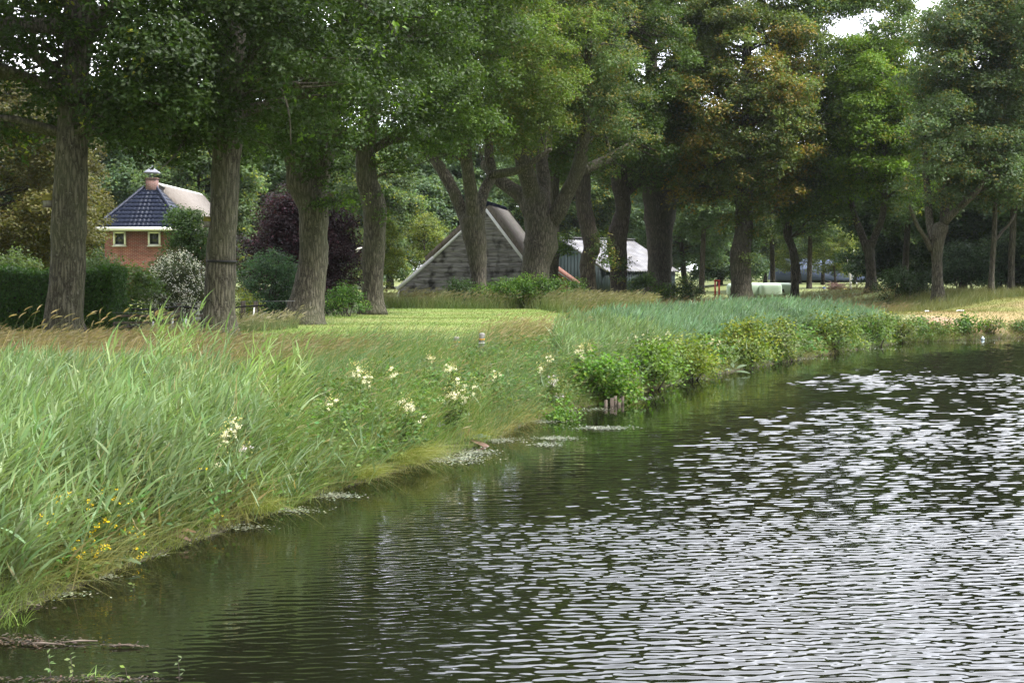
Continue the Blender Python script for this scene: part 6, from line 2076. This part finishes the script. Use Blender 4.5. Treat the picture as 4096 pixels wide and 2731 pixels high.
# yellow flowers
yl = 'small yellow-flowered plant in the grass at the near water edge'
for px, py, D, nn in ((500, 1945, 12.2, 4), (270, 1995, 11.8, 6), (345, 2010, 11.8, 8), (160, 2110, 11.4, 5), (440, 1965, 12.2, 4), (405, 2190, 11.7, 26), (300, 2205, 11.4, 10), (520, 2130, 12.2, 8), (420, 2090, 11.9, 10), (380, 2120, 11.7, 8), (535, 2215, 12.0, 7), (215, 2000, 11.5, 5), (870, 2070, 13.7, 4), (815, 1890, 13.0, 2), (190, 2060, 11.3, 4), (460, 2010, 12.0, 6)):
    for D in np.arange(D - 1.0, D + 5.0, 0.1):
        c = at(px, py, D)
        if gz1(c[0], D) > 0.08 and c[2] - gz1(c[0], D) < 0.45: break
    c = at(px, py, D - 0.3)
    zb = max(0.02, min(gz1(c[0], D), c[2] - 0.15))
    root = thing('yellow_flower', yl, 'flower', (c[0], D, zb), 'yellow flowers at the near water edge')
    f, s = MB(), MB()
    for k in range(nn):
        t = c + rng.normal(0, 1, 3) * [0.05, 0.05, 0.035]
        s.tube(np.array([[c[0] + rng.normal(0, 0.03), D - 0.1, zb], (t + np.array([c[0], D - 0.1, zb])) / 2 + rng.normal(0, 0.02, 3), t]), [0.003, 0.0025, 0.002], 4, 0, False, 0, (0.12, 0.17, 0.05))
        f.leaves(t + rng.normal(0, 0.006, (5, 3)), rng.normal(0, 0.4, (5, 3)) + [0, -0.6, 0.8], 0.015, hsvish((0.72, 0.52, 0.02), 5, 0.08, 0.02), 0.95, 0.1)
    s.build('stem', M_leaf, root)
    f.build('blossom', M_flower, root)


# dock plants with broad leaves
def dock(px, py, label, leaves, sc=1.0):
    D = CAM_Z * F / (py - 1080)
    x = atx(px, D) - 0.10
    root = thing('dock_plant', label, 'plant', (x, D + 0.1, 0.08))
    for (ax_, el, ln, w, colr) in leaves:
        m = MB()
        d = np.array([[math.cos(ax_) * math.cos(el), math.sin(ax_) * math.cos(el), math.sin(el)]])
        sd = unit(np.cross(d, np.array([[0, -0.5, 1.0]])))
        m.blades(np.array([[x, D + 0.1, 0.10]]) + rng.normal(0, 0.02, (1, 3)), d, ln * sc, w * sc, np.array([[0.1, -0.05, -0.35]]), np.array([colr]), 9,
                 lambda q: (0.12 + 0.88 * math.sin(math.pi * min(1.0, max(0.0, (q - 0.15) / 0.9)) ** 0.8)) * (1 + 0.08 * math.sin(q * 40)), sd)
        m.build('leaf', M_leaf, root)


GD, RB = (0.12, 0.17, 0.085), (0.22, 0.10, 0.055)
dock(640, 2190, 'dock plant with one reddish-brown drooping leaf over the water', [(0.1, 0.35, 0.34, 0.085, (0.20, 0.12, 0.075)), (-0.4, 0.7, 0.30, 0.07, GD), (0.9, 0.9, 0.28, 0.07, GD), (-0.2, 0.1, 0.30, 0.08, (0.17, 0.11, 0.08)), (2.6, 0.7, 0.25, 0.06, GD)])
dock(430, 2285, 'dock plant with long grey-green leaves behind the yellow flowers', [(0.5, 0.8, 0.36, 0.08, GD), (1.2, 1.0, 0.30, 0.06, GD), (-0.3, 0.25, 0.34, 0.07, GD), (-0.9, 0.1, 0.3, 0.06, (0.13, 0.17, 0.07)), (2.7, 0.6, 0.3, 0.075, (0.13, 0.17, 0.10))])
dock(330, 2290, 'dock plant with a curled rust-red leaf at the nearest corner', [(2.5, 0.6, 0.26, 0.06, RB), (1.6, 0.9, 0.28, 0.08, GD), (0.6, 0.3, 0.3, 0.06, GD), (-0.6, 0.0, 0.26, 0.05, (0.14, 0.17, 0.07))])
dock(1890, 1790, 'dock plant with large blue-green and brown leaves below the mid bank', [(-0.1, -0.1, 0.40, 0.10, (0.24, 0.15, 0.11)), (0.2, 0.5, 0.34, 0.11, (0.09, 0.14, 0.085)), (2.4, 0.5, 0.32, 0.12, (0.08, 0.13, 0.075)), (3.0, 0.1, 0.32, 0.10, (0.08, 0.13, 0.08)), (1.3, 0.9, 0.3, 0.09, (0.15, 0.10, 0.03))])
dock(2060, 1700, 'dock plant with dull grey-green leaves left of the small glossy bush', [(0.3, 0.7, 0.26, 0.08, GD), (1.8, 0.8, 0.26, 0.08, (0.09, 0.13, 0.07)), (2.8, 0.4, 0.24, 0.07, (0.09, 0.13, 0.07))])
dock(2960, 1500, 'dock plant with pale leaves at the water below the tall bank bush', [(0.4, 0.7, 0.36, 0.10, GD), (-0.3, 0.3, 0.36, 0.09, (0.10, 0.15, 0.07)), (1.9, 0.8, 0.32, 0.09, GD), (2.8, 0.4, 0.3, 0.08, GD)])

# floating duckweed and debris on the still margin
m = MB()
for px, py, rx, ry, n in ((1790, 1840, 150, 20, 1500), (1900, 1815, 80, 14, 500), (1960, 1765, 120, 10, 700), (2410, 1716, 110, 8, 700), (2230, 1758, 90, 8, 420), (2190, 1783, 60, 9, 300), (2170, 1688, 120, 8, 420), (2230, 1648, 110, 10, 420), (2380, 1640, 60, 6, 150),
                           (1330, 1990, 110, 13, 600), (1150, 2050, 120, 13, 420), (930, 2120, 130, 14, 320), (2560, 1595, 70, 7, 250), (2800, 1517, 90, 6, 250), (130, 2395, 190, 16, 520), (330, 2320, 130, 12, 320), (650, 2175, 100, 12, 260), (3850, 1371, 120, 4, 160), (3200, 1436, 130, 4, 150), (3480, 1396, 120, 4, 150), (580, 2232, 60, 10, 120), (3990, 1362, 90, 3, 80)):
    q = rng.normal(0, 0.5, (n, 2)) * [rx, ry] + [px, py]
    D = CAM_Z * F / (q[:, 1] - 1080)
    P = np.stack([(q[:, 0] - 2048) / F * D, D, np.full(n, 0.012) + rng.random(n) * 0.006], 1)
    m.leaves(P, rng.normal(0, 0.12, (n, 3)) + [0, 0, 1], (0.014 + 0.012 * rng.random(n)) * (1 + 0.02 * D), hsvish((0.16, 0.175, 0.12), n, 0.45, 0.10), 0.8, 0.03)
tag(m.build('duckweed', foliage('duckweed_leaf', 0.1, 0.35, 0.5)), 'pale floating duckweed patches along the bank', 'duckweed', kind='stuff')

m = MB()
for px, py, rx, ry, n in ((100, 2590, 190, 18, 240), (-40, 2575, 130, 20, 170), (470, 2605, 110, 6, 60), (250, 2745, 320, 14, 260), (520, 2745, 150, 10, 70), (80, 2450, 120, 5, 60)):
    q = rng.normal(0, 0.5, (n, 2)) * [rx, ry] + [px, py]
    D = CAM_Z * F / (q[:, 1] - 1080)
    P = np.stack([(q[:, 0] - 2048) / F * D, D, np.full(n, 0.010) + rng.random(n) * 0.012], 1)
    m.leaves(P, rng.normal(0, 0.10, (n, 3)) + [0, 0, 1], 0.018 + 0.03 * rng.random(n), hsvish((0.060, 0.045, 0.030), n, 0.5, 0.15), 0.4, 0.05)
tag(m.build('plant_debris', M_grass), 'brown floating plant debris at the near corner', 'debris', kind='stuff')
for px, py, ln, a_, lab in ((300, 2588, 0.22, 0.1, 'thin brown floating stick in the debris, the upper one'), (480, 2606, 0.20, 0.02, 'grey floating stick lying alone right of the debris'), (150, 2598, 0.30, -0.05, 'long brown floating stick across the debris at the left'), (110, 2440, 0.10, 0.1, 'short pale stick near the left grass tuft')):
    D = CAM_Z * F / (py - 1080)
    x = atx(px, D)
    m = MB()
    v = np.array([math.cos(a_), math.sin(a_) * 2, 0]) * ln / 2
    m.tube(np.array([[x, D, 0.012] - v, [x, D + 0.01, 0.016], [x, D, 0.012] + v]), [0.006, 0.008, 0.004], 6)
    tag(m.build('floating_stick', M_post, None, True, False), lab, 'stick', 'floating sticks')


# sprouts standing in the nearest water
def sprout(px, py, top, label, n, col=(0.11, 0.17, 0.05)):
    D = CAM_Z * F / (py - 1080)
    b = np.array([atx(px, D), D, -0.02])
    t = at(px + 12, top, D)
    root = thing('water_sprout', label, 'sprout', b)
    s, l = MB(), MB()
    P = spline(np.array([b, (b + t) / 2 + [0.005, 0, 0], t]), 0.03)
    s.tube(P, np.linspace(0.0035, 0.002, len(P)), 5, 0, False)
    s.build('stem', M_bark2, root, True, False)
    q = P[np.linspace(len(P) * 0.35, len(P) - 1, n).astype(int)]
    a = rng.random(n) * 6.28
    l.leaves(q, np.stack([0.4 * np.cos(a + 1.57), 0.4 * np.sin(a + 1.57) - 0.5, 1 + 0 * a], 1), 0.034 + 0.012 * rng.random(n), hsvish(col, n, 0.12, 0.05), 0.5, 0.1, np.stack([np.cos(a), np.sin(a), 0.5 + 0 * a], 1))
    l.build('foliage', M_leaf, root)


sprout(178, 2740, 2612, 'small leafy sprout standing at the bottom edge, leftmost', 9)
sprout(268, 2740, 2615, 'small leafy sprout with a brown lower leaf, second along the bottom edge', 9, (0.12, 0.16, 0.05))
sprout(488, 2740, 2668, 'single-leaf green sprout at the bottom edge', 3, (0.15, 0.23, 0.05))
sprout(598, 2740, 2688, 'pale narrow shoot at the bottom edge', 2, (0.16, 0.24, 0.07))
sprout(698, 2740, 2620, 'slender dark-stemmed sprout at the bottom edge, rightmost', 6, (0.09, 0.13, 0.05))
sprout(520, 2372, 2335, 'two-leaved seedling floating in open water', 4, (0.14, 0.20, 0.05))
m = MB()
Q = np.stack([atx(15, 9.9) + rng.normal(0, 0.05, 40), 9.9 + rng.normal(0, 0.05, 40), np.full(40, -0.02)], 1)
grass(Q, 0.20, m, (0.14, 0.20, 0.05), 0.007, 4, 0.25, None, 0.35, 0.25, 0.35)
Q2 = np.stack([atx(360, 8.62) + rng.normal(0, 0.06, 26), 8.62 + rng.normal(0, 0.03, 26), np.full(26, -0.02)], 1)
grass(Q2, 0.13, m, (0.15, 0.22, 0.06), 0.007, 4, 0.2, None, 0.5, 0.25, 0.5)
tag(m.build('water_grass', M_grass), 'green grass tufts standing in the near shallow water', 'grass', kind='stuff')


# ------------------------------------------------------------------ summer haze
m = MB()
m.box((0, 450, 18), (2400, 2200, 40.6))
hz, t, N, L, p = newmat('haze_air')
t.nodes.remove(p)
pv = N('ShaderNodeVolumePrincipled')
pv.inputs['Color'].default_value = (0.86, 0.92, 0.96, 1)
pv.inputs['Density'].default_value = 0.00009
pv.inputs['Anisotropy'].default_value = 0.3
L(pv.outputs['Volume'], t.nodes['Material Output'].inputs['Volume'])
tag(m.build('haze', hz, None, False, False), kind='stuff')
cy.volume_bounces = 0
